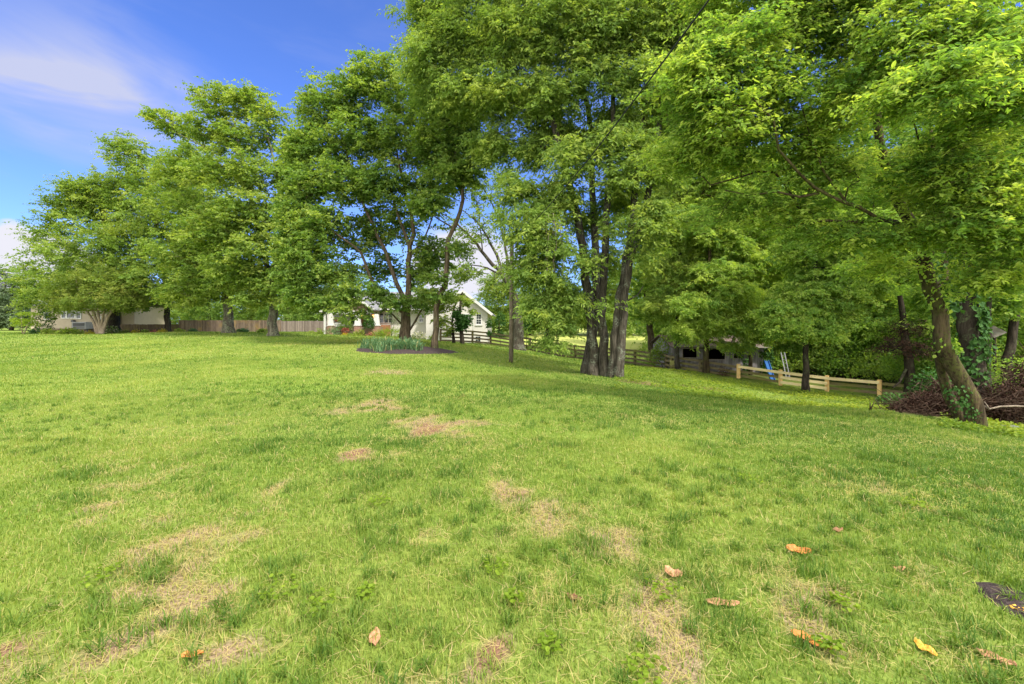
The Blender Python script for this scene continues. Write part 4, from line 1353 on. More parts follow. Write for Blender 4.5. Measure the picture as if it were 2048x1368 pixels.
tree("woodland_sapling", "thin dark straight trunk right of the ivy-covered trunk", "tree", b,
     [(.13, .05, [b, P(1974, 720, 18), P(1974, 650, 18), P(1978, 580, 18), P(1974, 500, 18), P(1980, 400, 18)])],
     [(1990, 500, 50, 40, 18), (1960, 430, 50, 40, 18), (2010, 420, 50, 45, 18), (1985, 560, 40, 25, 17.7)], 130, dict(WOODL, tl=.7, ll=.16, lw=.10), 'bark_dark', 'leaf_wood', 56, minr=.006)
b = on_ground(2012, 20)
tree("woodland_sapling", "dark trunk slanting right at the right edge behind the tall brush heap", "tree", b,
     [(.20, .09, [b, P(2014, 720, 20), P(2024, 680, 20), P(2032, 620, 20), P(2040, 540, 20), P(2050, 440, 20)])],
     [(2050, 520, 50, 40, 20), (2020, 470, 50, 40, 20), (2070, 430, 60, 50, 20), (2010, 600, 35, 25, 19.6)], 140, dict(WOODL, tl=.75, ll=.17, lw=.11), 'bark_dark', 'leaf_wood', 57, minr=.006)
b = on_ground(1822, 21.5)
tree("dying_tree", "dark broken trunk with bare brown twigs left of the leaning tree", "tree", b,
     [(.24, .10, [b, P(1820, 740, 21.5), P(1812, 690, 21.5), P(1806, 640, 21.5), P(1800, 590, 21.5)]), (.09, .03, [P(1816, 735, 21.5), P(1798, 765, 21), P(1785, 775, 20.8)]),
      (.05, .02, [P(1810, 690, 21.5), P(1780, 695, 21.2), P(1755, 690, 21)])],
     [(1790, 690, 35, 20, 21), (1820, 660, 30, 25, 21.2), (1840, 700, 25, 18, 21)], 45, dict(MAPLE, twigs=5, per=6, tl=.8, ll=.10, lw=.05, tbase=.5, twig_r=.006), 'bark_dark', 'leaf_dead', 58, minr=.004, tipr=.012)


# ------------------------------------------------------------------ leafy mounds, ivy, shrubs
def mound_leaves(rng, c, r, n, ll, lw, tbase=.5, low=-.1, upn=.8, six=False, shell=.55):
    """leaves through a bush of radii r (metres) standing at c, pointing outward and drooping"""
    v = norm(rng.normal(0, 1, (n, 3)))
    v[:, 2] = np.where(v[:, 2] < low, -v[:, 2], v[:, 2])
    rad = (shell + (1 - shell) * rng.random((n, 1)) ** .7) * (.82 + .36 * vnoise(v[:, :1] * 2.2 + c[0] * 3, v[:, 1:2] * 2.2 + v[:, 2:] * 2, int(c[1] * 7)))
    p = c + v * rad * r
    ax = v * .7 + rng.normal(0, .55, (n, 3))
    ax[:, 2] -= .1
    nr = rng.normal(0, .5, (n, 3)) + v * .5
    nr[:, 2] += upn
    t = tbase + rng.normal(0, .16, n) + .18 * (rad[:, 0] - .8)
    l = ll * rng.uniform(.6, 1.25, n)
    V, L, S = leaf_quads(p, norm(ax), norm(nr), l, l * lw / ll, .1, six)
    t = np.clip(t, 0, 1)
    return V, L, S, (np.repeat(t, 2) if six else t)


SEED = [100]


def shrub(name, label, cat, px, d, rx, rz, n, ll, lw, mat, tbase=.5, blobs=None, stems=0, group=None, lift=0.0, stem_mat='bark_crape', six=False):
    SEED[0] += 1
    rng = np.random.default_rng(SEED[0])
    b = on_ground(px, d)
    bl = blobs or [(0, 0, rx, rz, 1.0)]
    tot = sum(q[4] for q in bl)
    parts = []
    for ox, oz, brx, brz, w in bl:
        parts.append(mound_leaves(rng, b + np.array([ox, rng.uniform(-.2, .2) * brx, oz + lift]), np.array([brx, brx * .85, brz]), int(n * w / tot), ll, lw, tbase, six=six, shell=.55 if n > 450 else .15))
    V, L, S, T = merge(parts)
    if not stems:
        return tag(mesh_np(name, V, L, S, M[mat], loc=b, fattr=T), label, cat, group)
    root = thing(name, b, label, cat, group)
    mesh_np("foliage", V, L, S, M[mat], root, fattr=T)
    mb = MB()
    for k in range(stems):
        a = rng.uniform(0, 6.28)
        q = bl[k % len(bl)]
        top = b + np.array([q[0] + math.cos(a) * q[2] * .5, math.sin(a) * q[2] * .4, q[1] + lift + q[3] * .45])
        m1 = b + (top - b) * .45 + np.array([math.cos(a) * .05, 0, .05])
        r = .02 + .012 * rx
        mb.tube([b - np.array([0, 0, .1]) + np.array([math.cos(a), math.sin(a), 0]) * r * 1.5, m1, top], [r, r * .75, r * .35], 6)
    mb.build("stem", M[stem_mat], root, smooth=True)
    return root


def ivy_on(root, pts, r, n, ll, seed, side=0.0, mat='leaf_ivy'):
    """a skin of ivy leaves along a trunk line, as one more part of the tree"""
    rng = np.random.default_rng(seed)
    pts = np.array(pts)
    seg = np.linalg.norm(np.diff(pts, axis=0), axis=1)
    cum = np.concatenate([[0], np.cumsum(seg)])
    s = rng.uniform(0, cum[-1], n)
    i = np.clip(np.searchsorted(cum, s) - 1, 0, len(seg) - 1)
    q = pts[i] + (pts[i + 1] - pts[i]) * ((s - cum[i]) / seg[i])[:, None]
    a = rng.normal(side, 1.5, n)
    v = np.stack([np.cos(a), np.sin(a), rng.normal(0, .25, n)], -1)
    dens = vnoise(s * 1.6, a * .7 + 3, seed)
    keep = dens > .38
    q, v, dens = q[keep], v[keep], dens[keep]
    p = q + v * (r * (1.0 + .9 * rng.random(len(q)) * dens))[:, None]
    ax = rng.normal(0, .5, p.shape) + v * .3
    ax[:, 2] -= .8
    nr = v + rng.normal(0, .35, p.shape)
    nr[:, 2] += .45
    l = ll * rng.uniform(.6, 1.3, len(p))
    V, L, S = leaf_quads(p, norm(ax), norm(nr), l, l * .85, .06, True)
    return mesh_np("ivy", V, L, S, M[mat], root, fattr=np.repeat(np.clip(.5 + rng.normal(0, .2, len(p)), 0, 1), 2))


lean = [o for o in SC.objects if o.name.startswith("leaning_tree")][0]
ivy_on(lean, S_((1936, 838, 11.6), (1920, 800, 11.6), (1908, 770, 11.6)), .19, 170, .075, 5, -1.8)
iv2 = ivy_on(lean, S_((1893, 705, 11.5), (1884, 660, 11.5), (1877, 625, 11.5), (1862, 575, 11.5), (1850, 520, 11.5)), .18, 420, .10, 6, -.4, 'leaf_wood')
ivy_on(lean, S_((1890, 620, 12.0), (1888, 560, 12.0), (1884, 500, 12.2)), .2, 260, .13, 8, -1.2)
ivy_on(ivyt, S_((1945, 760, 17), (1940, 680, 17), (1938, 600, 17), (1940, 520, 17)), .36, 1500, .15, 7, -.9)

for args in (
        ("woodland_shrub", "low shrub behind the blue board and ladder", 1575, 31, 1.6, 1.5), ("woodland_shrub", "leafy shrub behind the yellow fence's second post", 1650, 29.5, 1.9, 1.9),
        ("woodland_shrub", "leafy shrub behind the yellow fence's third post", 1708, 28, 1.8, 2.2), ("woodland_shrub", "leafy shrub behind the yellow fence's last post", 1765, 26, 1.7, 1.8),
        ("woodland_shrub", "leafy shrub behind the dying brown trunk", 1835, 25, 1.7, 2.3), ("woodland_shrub", "shrub in the gap between the leaning trunk and the ivy-covered trunk", 1912, 20.5, 1.2, 1.7),
        ("woodland_shrub", "shrub under the slanting grey board", 1992, 21.5, 1.3, 1.2), ("woodland_shrub", "shrub behind the tall brush heap at the right edge", 2060, 19, 1.5, 1.6),
        ("woodland_shrub", "leafy shrub behind the board fence by the reddish-brown trunk", 1315, 38, 1.6, 1.9), ("woodland_shrub", "leafy shrub at the shed's left end behind the fence", 1331, 31.6, 1.0, 1.9)):
    nm, lb, px, d, rx, rz = args
    q = len(lb) % 4
    shrub(nm, lb, "shrub", px, d, rx, rz * (.7, 1.15, .85, 1.3)[q], 1500, .15, .095, ('leaf_wood', 'leaf_dark', 'leaf_wood', 'leaf_maple')[q], (.3, .7, .55, .5)[q], [(0, rz * .45, rx, rz * .8, 1), (-rx * .5, rz * .25, rx * .7, rz * .5, .5), (rx * .5, rz * .3, rx * .7, rz * .6, .5)],
          3, 'shrubs at the edge of the wood', stem_mat='bark_dark')
shrub("weed_bush", "leafy weeds growing through the board fence left of the yellow sign", "bush", 1303, 33.0, .7, .7, 420, .13, .08, 'leaf_wood', .6)
shrub("weed_bush", "dry brown weed clump leaning on the fence before the shed", "bush", 1447, 27.0, .35, .6, 240, .10, .04, 'leaf_dead', .95)
shrub("ivy_bush", "dark ivy-covered stump mound left of the leaning trunk", "bush", 1862, 15.0, .75, 1.1, 1400, .12, .10, 'leaf_ivy', .5, [(0, .45, .7, .95, 1), (-.35, .2, .5, .5, .4)])
shrub("ivy_bush", "glossy green bush at the end of the yellow fence", "bush", 1812, 17.5, .85, .45, 1100, .12, .09, 'leaf_ivy', .85)
shrub("vine_post", "narrow leafy vine column climbing the fence by the white gable's corner", "vine", 978, 40.6, .32, .9, 420, .14, .12, 'leaf_ivy', .7, [(0, 1.5, .32, .9, 1), (.05, .8, .25, .6, .5)], 1)
shrub("vine_post", "taller leafy vine column right of the white gable's corner", "vine", 1002, 41.5, .5, 1.3, 700, .15, .12, 'leaf_ivy', .6, [(0, 1.9, .5, 1.2, 1), (-.1, .8, .35, .7, .4)], 1)
shrub("vine_post", "dark leafy vine column on the fence just right of the utility pole", "vine", 1054, 38.2, .38, 1.1, 520, .14, .11, 'leaf_ivy', .55, [(0, 1.6, .38, 1.1, 1)], 1, stem_mat='bark_dark')
b = on_ground(1095, 41)
tree("pasture_tree", "small tree with a short thick trunk in the pasture beyond the board fence", "tree", b, [(.36, .14, [b, P(1095, 670, 41), P(1096, 640, 41), P(1098, 610, 41)])],
     [(1075, 640, 35, 20, 41), (1115, 630, 35, 25, 41), (1095, 600, 45, 25, 41), (1120, 660, 22, 14, 40.5)], 110, dict(MAPLE, tl=.9), 'bark_grey', 'leaf_maple', 61, minr=.006)

# --- planting along the far side of the lawn
b = on_ground(200, 42.5)
tree("crape_myrtle", "wide spreading crape myrtle with many pale smooth stems before the beige house", "tree", b,
     [(.13, .04, [b + np.array([(-.25 + .1 * k), 0, 0]), P(200 + x1, 640, 42.5), P(200 + x2, 615, 42.5 + dd), P(200 + x3, 590, 42.5 + dd * 2)])
      for k, (x1, x2, x3, dd) in enumerate(((-14, -32, -52, 0), (-7, -18, -30, -.5), (-1, -4, -8, .3), (5, 10, 18, -.4), (11, 24, 40, .3), (14, 30, 55, -.1)))],
     [(125, 595, 32, 22, 42), (160, 570, 40, 28, 42), (205, 560, 42, 28, 42), (245, 580, 35, 28, 42), (190, 600, 50, 22, 41), (145, 612, 30, 14, 41.5), (235, 608, 38, 16, 41.5), (268, 600, 20, 16, 42)],
     260, dict(MAPLE, tl=.75, ll=.13, lw=.075, twigs=10, per=12, tbase=.5, flat=.5, ldroop=.0, droop=-.05), 'bark_crape', 'leaf_crape', 62, minr=.008, flare=1.1, tipr=.009)
shrub("golden_shrub", "bright yellow-green shrub with a flat upper tier at the lawn's far left corner", "shrub", 46, 42, 1.1, .9, 1500, .13, .085, 'leaf_bright', .45,
      [(0, .75, 1.05, .75, 1.0), (.45, 1.75, 1.0, .26, .45), (-.55, 1.1, .5, .35, .2)], 5)
b = on_ground(22, 60)
tree("grey_evergreen", "grey-green tree at the far left edge beyond the bright shrub", "tree", b, [(.2, .05, [b, P(22, 620, 60), P(24, 580, 60), P(28, 550, 60)])],
     [(24, 560, 20, 22, 60), (10, 595, 28, 25, 60), (42, 600, 26, 25, 60), (22, 630, 34, 25, 60), (-10, 640, 30, 25, 60), (50, 640, 20, 20, 59)], 220, dict(MAPLE, tl=.9, ll=.2, lw=.10), 'bark_dark', 'leaf_blue', 63, minr=.012)
shrub("dark_shrub", "dark evergreen shrub against the beige house's near corner", "shrub", 82, 47, 1.2, 1.6, 900, .16, .09, 'leaf_ivy', .4, [(0, .9, 1.0, 1.4, 1), (.5, .4, .8, .5, .4)])
for nm, lb, px, d, rx, rz, n, ll, lw, mat, tb in (
        ("hosta", "blue-grey hosta clump right of the bright yellow-green shrub", 72, 43, .55, .35, 160, .26, .18, 'leaf_hosta', .8),
        ("hosta", "green leafy clump between the blue-grey hosta and the air conditioner", 96, 43, .65, .45, 260, .22, .14, 'leaf_maple', .75),
        ("hosta", "broad green clump below the air conditioner", 135, 42.5, 1.05, .55, 420, .24, .15, 'leaf_maple', .6),
        ("flower_clump", "yellowish flower clump at the foot of the crape myrtle", 178, 42.3, .5, .28, 200, .12, .07, 'leaf_gold', .3),
        ("hosta", "dark hosta with pale flower specks by the dark maple trunk", 222, 44, .75, .75, 260, .2, .12, 'leaf_white', .42),
        ("flower_clump", "low green clump at the low fence's left end", 247, 45, .5, .3, 160, .15, .1, 'leaf_maple', .5),
        ("flower_clump", "golden low bush in front of the low plank fence", 273, 44.5, .45, .30, 220, .11, .08, 'leaf_gold', .55),
        ("flower_clump", "green clump between the golden bush and the reddish one", 291, 44.5, .42, .28, 160, .15, .1, 'leaf_maple', .5),
        ("flower_clump", "reddish flower clump near the narrow dark maple trunk", 308, 44.5, .40, .24, 170, .11, .08, 'leaf_red', .8),
        ("flower_clump", "golden low bush at the foot of the narrow dark maple trunk", 325, 44.3, .42, .30, 220, .11, .08, 'leaf_gold', .6),
        ("hosta", "light green hosta right of the narrow dark maple trunk", 359, 45, .5, .3, 180, .2, .13, 'leaf_maple', .8),
        ("hosta", "bluish hosta at the left end of the tall brown fence", 385, 46, .5, .34, 180, .2, .13, 'leaf_hosta', .5),
        ("hosta", "dark blue-green hosta between the two thick maple trunks", 487, 44, .52, .34, 180, .22, .14, 'leaf_hosta', .35),
        ("hosta", "green hosta just left of the lichen-spotted trunk", 524, 44, .5, .32, 180, .22, .14, 'leaf_maple', .4),
        ("flower_clump", "small pale clump before the pale plank fence", 622, 47, .35, .2, 90, .14, .08, 'leaf_maple', .8),
        ("flower_clump", "spiky pale clump beside the porch's corner post", 640, 43.5, .4, .45, 130, .28, .05, 'leaf_bright', .3),
        ("garden_plant", "spiky green yucca-like plant left of the porch", 666, 43, .6, .6, 170, .45, .05, 'iris', .6),
        ("flower_clump", "yellow flowers in the bed before the porch", 690, 42.4, .35, .2, 140, .10, .07, 'leaf_gold', .7),
        ("garden_plant", "light green tall clump in the bed beneath the porch", 717, 43, .55, .55, 220, .30, .06, 'leaf_maple', .85),
        ("flower_clump", "low green edging clump in front of the porch", 703, 42.2, .5, .22, 160, .14, .09, 'leaf_maple', .7),
        ("flower_clump", "tan pink-tinged flower clump below the porch's brick pier", 741, 42.6, .5, .40, 190, .13, .06, 'leaf_red', 1.0),
        ("garden_plant", "large arching clump of daylily leaves by the white wall", 780, 41.5, 1.1, .62, 520, .55, .04, 'leaf_bright', .25),
        ("garden_plant", "small daylily clump left of the large arching clump", 758, 41.8, .6, .5, 240, .42, .04, 'leaf_maple', .7),
        ("hydrangea", "pale blossomed hydrangea right of the iris bed tree against the white wall", 836, 42.5, .85, .62, 420, .15, .11, 'leaf_white', .62),
        ("flower_clump", "small green clump by the white wall's corner", 862, 41.5, .3, .4, 130, .16, .09, 'leaf_maple', .6)):
    g = 'plants along the far flower bed' if px < 630 else 'plants in the bed before the white house'
    shrub(nm, lb, "plant", px, d, rx, rz, n, ll, lw, mat, tb, group=g, stems=4 if nm in ('flower_clump', 'hydrangea', 'hosta') else 0)
shrub("porch_shrub", "dark leafy shrub hiding the porch's middle", "shrub", 690, 43.6, .75, 1.0, 700, .14, .1, 'leaf_dark', .5, [(0, .6, .7, .9, 1), (-.2, 1.3, .45, .5, .4)])
shrub("porch_shrub", "dark climbing shrub beside the brick pier at the porch steps", "shrub", 738, 43.4, .6, 1.3, 700, .14, .1, 'leaf_ivy', .5, [(0, .8, .55, 1.1, 1)])
shrub("weeping_shrub", "silvery feathery small tree before the white house's dark windows", "shrub", 783, 42.6, .8, 1.1, 600, .16, .035, 'leaf_blue', .75, [(0, 1.6, .8, .8, 1), (.4, 1.1, .5, .7, .5)], 2, stem_mat='bark_dark')

# ------------------------------------------------------------------ iris bed and mulch
def sheet(name, c, rx, ry, lift, mat, n=40, jag=.06, seed=1):
    rg = np.random.default_rng(seed)
    vs, fs = [(c[0], c[1], gz(c[0], c[1]) + lift)], []
    for k in range(1, 6):
        for j in range(n):
            a = 2 * math.pi * j / n
            q = k / 5 * (1 + (rg.uniform(-jag, jag) if k == 5 else 0))
            x, y = c[0] + rx * q * math.cos(a), c[1] + ry * q * math.sin(a)
            vs.append((x, y, gz(x, y) + lift * (1 - (k / 5) ** 3) + (.006 if k < 5 else -.01)))
    for j in range(n):
        fs.append((0, 1 + j, 1 + (j + 1) % n))
    for k in range(4):
        for j in range(n):
            a, b2 = 1 + k * n + j, 1 + k * n + (j + 1) % n
            fs.append((a, a + n, b2 + n, b2))
    mb = MB()
    mb.add(vs, fs)
    return mb.build(name, mat, smooth=True)


tag(sheet("mulch_bed", MULCH_C, 2.55, 1.55, .07, M['mulch']), kind='structure')
mc = np.array([(2052 - 1024) * 2.42 / F, 2.42, 0])
tag(sheet("mulch_patch", mc, .155, .26, .02, M['mulch'], 26, .15, 3), kind='structure')


def blades_mesh(rng, P0, n_each, h, w, spread, matn, name, parent=None):
    n = len(P0) * n_each
    b = np.repeat(P0, n_each, 0) + np.concatenate([rng.normal(0, spread, (n, 2)), np.zeros((n, 1))], 1)
    a = rng.uniform(0, 6.28, n)
    dv = np.stack([np.cos(a), np.sin(a), np.zeros(n)], -1)
    sd = np.stack([-np.sin(a + .6), np.cos(a + .6), np.zeros(n)], -1)
    hh = h * rng.uniform(.6, 1.15, n)[:, None] * np.repeat(rng.uniform(.62, 1.12, len(P0)), n_each)[:, None]
    ln = np.clip(rng.normal(.46, .30, n), .02, 1.25)[:, None]
    ww = (w * rng.uniform(.7, 1.2, n) / 2)[:, None]
    up = np.array([0, 0, 1.0])
    p1 = b + dv * hh * ln * .25 + up * hh * .45
    p2 = b + dv * hh * ln * .65 + up * hh * (.82 - .12 * ln)
    p3 = b + dv * hh * ln * 1.15 + up * hh * (1.02 - .45 * ln)
    V = np.stack([b - sd * ww, b + sd * ww, p1 + sd * ww, p1 - sd * ww, p2 + sd * ww * .75, p2 - sd * ww * .75, p3], 1).reshape(-1, 3)
    k = np.arange(n)[:, None] * 7
    L = np.concatenate([k + np.array([0, 1, 2, 3]), k + np.array([3, 2, 4, 5]), k + np.array([5, 4, 6])], 1).ravel()
    t = np.clip(.5 + rng.normal(0, .18, n), 0, .88)
    t = np.where(rng.random(n) < .05, 1.0, t)
    return mesh_np(name, V, L, np.tile([4, 4, 3], n), M[matn], parent, fattr=np.repeat(t, 3))


rg = np.random.default_rng(77)
ip = []
while len(ip) < 190:
    a, q = rg.uniform(0, 6.28), math.sqrt(rg.random())
    x, y = MULCH_C[0] + 2.30 * q * math.cos(a), MULCH_C[1] + .05 + 1.15 * q * math.sin(a) * (.8 + .4 * math.sin(5 * a))
    if 1024 + x * F / y < 838 and not (abs(x - on_ground(812, 25)[0]) < .4 and abs(y - 25) < .4):
        ip.append((x, y, gz(x, y)))
tag(blades_mesh(rg, np.array(ip), 11, .56, .034, .07, 'iris', "iris_foliage"), kind='stuff')

# low weeds on the slope before the fences, and around the leaning tree's foot
rg = np.random.default_rng(78)
n = 26000
y = rg.uniform(13.5, 28, n)
px = rg.uniform(1230, 1790, n)
x = (px - 1024) * y / F
k = fbm(x, y, .9, 5) + fbm(x, y, .25, 15) * .6 > .70
k &= y < np.interp(px, [1230, 1280, 1332, 1401, 1477, 1561, 1654, 1758, 1790], [30, 32.5, 30.0, 26.6, 24.8, 23.6, 22.2, 20.8, 20.0])
x, y = x[k], y[k]
n2 = 3800
y2 = rg.uniform(10.2, 13.2, n2)
px2 = rg.uniform(1880, 2160, n2)
x2 = (px2 - 1024) * y2 / F
k2 = fbm(x2, y2, 1.2, 25) > .42
x, y, s = np.concatenate([x, x2[k2]]), np.concatenate([y, y2[k2]]), np.concatenate([np.full(k.sum(), .085), np.full(k2.sum(), .085)])
p = np.stack([x, y, ground(x, y) + rg.uniform(.02, .13, len(x))], -1)
ax = rg.normal(0, 1, p.shape) * np.array([1, 1, .35])
nr = rg.normal(0, .4, p.shape) + np.array([0, 0, 1.0])
V, L, S = leaf_quads(p, norm(ax), norm(nr), s * rg.uniform(.6, 1.3, len(x)), s * .75, .08)
tag(mesh_np("weeds", V, L, S, M['cover'], fattr=np.clip(.5 + rg.normal(0, .2, len(x)) + (fbm(x, y, .4, 35) - .5), 0, 1)), kind='stuff')
# clover and small broad-leaved plants in the near lawn
cl = [(1330, 1190, 34), (1835, 1010, 20), (990, 1140, 26), (730, 1195, 20), (1030, 1205, 16), (560, 1185, 40), (640, 1215, 30), (1290, 1345, 40), (1100, 1300, 20), (1655, 1300, 24), (1690, 1220, 22), (200, 1160, 30), (760, 1010, 22), (1500, 960, 24)]
pp = []
for px, py, r in cl:
    d = CAMZ * F / (py - HZ)
    for q in range(46):
        a, u = rg.uniform(0, 6.28), math.sqrt(rg.random())
        pp.append(((px - 1024) * d / F + r * u * math.cos(a) * d / F, d + r * 1.3 * u * math.sin(a) * d / F))
pp = np.array(pp)
p = np.stack([pp[:, 0], pp[:, 1], ground(pp[:, 0], pp[:, 1]) + rg.uniform(.035, .065, len(pp))], -1)
ax = rg.normal(0, 1, p.shape) * np.array([1, 1, .2])
nr = rg.normal(0, .25, p.shape) + np.array([0, 0, 1.0])
V, L, S = leaf_quads(p, norm(ax), norm(nr), np.full(len(p), .028), np.full(len(p), .024), .08, True)
tag(mesh_np("clover", V, L, S, M['leaf_bright'], fattr=np.repeat(np.clip(rg.normal(.2, .2, len(p)), 0, 1), 2)), kind='stuff')

# ------------------------------------------------------------------ fallen leaves on the lawn
def dry_leaf(name, label, px, py, ln, ang, mat, wid=.42, curl=.25, lift=.016):
    d = CAMZ * F / (py - HZ)
    x, y = (px - 1024) * d / F, d
    slant = math.hypot(1.5, d)
    l = ln * slant / F * .95
    c = np.array([x, y, gz(x, y) + lift])
    mb = MB()
    nu, nv = 15, 7
    rj = random.Random(px * 7 + py)
    vs, fs = [], []
    ca, sa = math.cos(ang), math.sin(ang)
    for i in range(nu):
        u = i / (nu - 1)
        w = wid * l * (math.sin(math.pi * min(1, u ** .85 * .97 + .03)) ** .75) * .5 * rj.uniform(.86, 1.08)
        for j in range(nv):
            v = j / (nv - 1) * 2 - 1
            lx, ly = (u - .5) * l, v * w
            z = curl * l * (abs(v) ** 1.4 * .30 * (1.4 if v > 0 else .5) + (u - .5) ** 2 * .8) + .005 * math.sin(11 * u + 4 * v + px) + .003 * rj.uniform(-1, 1)
            vs.append((c[0] + lx * ca - ly * sa, c[1] + lx * sa + ly * ca, c[2] + z))
    for i in range(nu - 1):
        for j in range(nv - 1):
            a = i * nv + j
            fs.append((a, a + 1, a + nv + 1, a + nv))
    mb.add(vs, fs)
    o = mb.build(name, mat, loc=c, smooth=True)
    md = o.modifiers.new("thickness", 'SOLIDIFY')
    md.thickness = .0012
    return tag(o, label, "leaf", "dry leaves fallen on the lawn")


for lb, px, py, ln, ang, mt, w, cu in (
        ("orange and brown dry leaf, curled, the uppermost of the bright ones in the grass", 1597, 1107, 40, -.5, 'leaf_orange', .5, .4),
        ("tan dry leaf rolled up at one edge beside dark grass tufts", 1347, 1152, 32, -.6, 'leaf_tan', .5, .7),
        ("large flat brown-tan dry leaf half sunk in straw", 1445, 1207, 58, -.15, 'leaf_tan', .34, .12),
        ("long orange dry leaf with a torn tip lying slantwise in straw", 1622, 1284, 62, -.85, 'leaf_orange', .34, .15),
        ("yellow dry leaf standing upright-ish in the grass", 1851, 1302, 36, -1.35, 'leaf_yellow', .45, .3),
        ("pale tan narrow dry leaf near the bottom edge, below the dark mulch patch", 1992, 1321, 48, -.95, 'leaf_tan', .36, .2),
        ("pinkish tan dry leaf alone in the green grass left of centre", 750, 1281, 42, -1.2, 'leaf_tan', .5, .3),
        ("small brown dry leaf between two straw patches", 1148, 1197, 28, -.4, 'leaf_brown', .45, .3),
        ("small bright orange dry leaf lying on the dark mulch patch", 2037, 1224, 22, -.9, 'leaf_yellow', .75, .2),
        ("dull orange-brown dry leaf half hidden in the grass near the bottom left", 385, 1316, 34, .2, 'leaf_orange', .4, .2),
        ("tiny dark brown dry leaf in the shaded lawn", 1676, 1064, 22, .2, 'leaf_brown', .5, .4),
        ("tiny pale dry leaf right of the curled orange one", 1800, 1143, 24, .1, 'leaf_tan', .4, .2)):
    dry_leaf("dry_leaf", lb, px, py, ln, ang, M[mt], w, cu)

# ------------------------------------------------------------------ brush heap, branches, stones
def brush(name, label, vols, ntw, nlf, seed):
    rg = np.random.default_rng(seed)
    b = on_ground(vols[0][0], vols[0][4])
    root = thing(name, b, label, "brush heap")
    mb = MB()
    for k in range(ntw):
        px, py, rx, ry, d = vols[k % len(vols)]
        c = P(px, py, d) + rg.normal(0, .5, 3) * np.array([rx, rx, ry]) * d / F
        a, e = rg.uniform(0, 6.28), rg.normal(.05, .45)
        dv = np.array([math.cos(a) * math.cos(e), math.sin(a) * math.cos(e), math.sin(e)]) * rg.uniform(.25, .8)
        m = c + rg.normal(0, .06, 3)
        lo = [c - dv, m, c + dv]
        for q in lo:
            q[2] = max(q[2], gz(q[0], q[1]) + .01)
        r = rg.uniform(.004, .013)
        mb.tube(lo, [r, r * .8, r * .4], 5)
    mb.build("twigs", M['twig_dead'], root, smooth=True)
    pts = []
    for px, py, rx, ry, d in vols:
        n = int(nlf * rx * ry / sum(v[2] * v[3] for v in vols))
        v = norm(rg.normal(0, 1, (n, 3))) * (rg.random((n, 1)) ** .45)
        pts.append(P(px, py, d) + v * np.array([rx, rx * .8, ry]) * d / F)
    p = np.concatenate(pts)
    p[:, 2] = np.maximum(p[:, 2], ground(p[:, 0], p[:, 1]) + .02)
    ax = rg.normal(0, 1, p.shape)
    ax[:, 2] -= .5
    V, L, S = leaf_quads(p, norm(ax), norm(rg.normal(0, 1, p.shape) + np.array([0, 0, .6])), .10 * rg.uniform(.6, 1.3, len(p)), np.full(len(p), .045), .2)
    mesh_np("dead_leaves", V, L, S, M['leaf_dead'], root, fattr=np.clip(rg.normal(.45, .25, len(p)), 0, 1))
    return root


brush("brush_heap", "low heap of dead reddish-brown brushwood left of the leaning trunk", [(1850, 808, 45, 26, 13.6), (1885, 795, 30, 35, 13.9), (1808, 818, 30, 14, 13.6), (1895, 815, 25, 22, 13.2)], 260, 4200, 31)
brush("brush_heap", "tall heap of dead dark brushwood right of the leaning trunk", [(2010, 800, 40, 38, 14.0), (2050, 780, 40, 55, 14.3), (1985, 820, 25, 25, 13.8), (2100, 790, 50, 50, 14.3), (2030, 825, 40, 22, 13.6)], 420, 7200, 32)


def branch(name, label, pts, r0, r1, mat, twigs=0, seed=1):
    b = np.array(pts[0])
    mb = MB()
    n = len(pts)
    mb.tube(pts, [r0 + (r1 - r0) * i / (n - 1) for i in range(n)], 7)
    rg = random.Random(seed)
    for k in range(twigs):
        i = rg.randrange(1, n - 1)
        q = np.array(pts[i])
        mb.tube([q, q + np.array([rg.uniform(-.15, .15), rg.uniform(-.15, .15), rg.uniform(.1, .3)])], [r1, r1 * .4], 5)
    return tag(mb.build(name, M[mat], loc=b, smooth=True), label, "branch")


branch("fallen_branch", "long thin dark fallen branch lying along the grass toward the leaning trunk", S_((1690, 823, 13.2), (1740, 822, 13.0), (1800, 826, 12.8), (1860, 832, 12.4), (1918, 829, 12.2)), .010, .022, 'twig_dead', 7, 3)
branch("fallen_branch", "pale bent branch sticking out of the tall brush heap", S_((1968, 812, 12.8), (1978, 818, 12.7), (2000, 813, 12.7), (2030, 812, 12.8), (2070, 814, 12.9)), .022, .026, 'branch_pale', 1, 4)
branch("fallen_branch", "short grey stick on the weeds below the stones", S_((2006, 876, 10.9), (2030, 880, 10.8), (2062, 882, 10.8)), .014, .01, 'branch_pale', 0, 5)
for lb, px, d, r, sd in (("pale grey stone half buried at the foot of the tall brush heap", 2022, 12.15, .17, 3), ("smaller pale stone left of the larger one by the brush heap", 2005, 12.3, .11, 4)):
    b = on_ground(px, d)
    mb = MB()
    mb.blob(b + np.array([0, 0, r * .25]), (r * 1.15, r * .8, r * .55), 12, 8, .10, sd)
    tag(mb.build("stone", M['rock'], loc=b, smooth=True), lb, "stone")

# ------------------------------------------------------------------ board fences
def rails_between(mb, a, b2, zs, th=.03, hh=.14, off=.05):
    d = norm(b2 - a)
    nrm = np.array([d[1], -d[0], 0]) * off
    if nrm[1] > 0:
        nrm = -nrm
    for z in zs:
        mb.beam(a + nrm + np.array([0, 0, z]), b2 + nrm + np.array([0, 0, z]), th, hh)


def post_box(c, w, h, bury=.4):
    mb = MB()
    mb.box(c[0] - w / 2, c[0] + w / 2, c[1] - w / 2, c[1] + w / 2, c[2] - bury, c[2] + h, .5)
    return mb


def fence_tops(lst, h):
    return [P(px, py, d) - np.array([0, 0, h]) for px, py, d in lst]


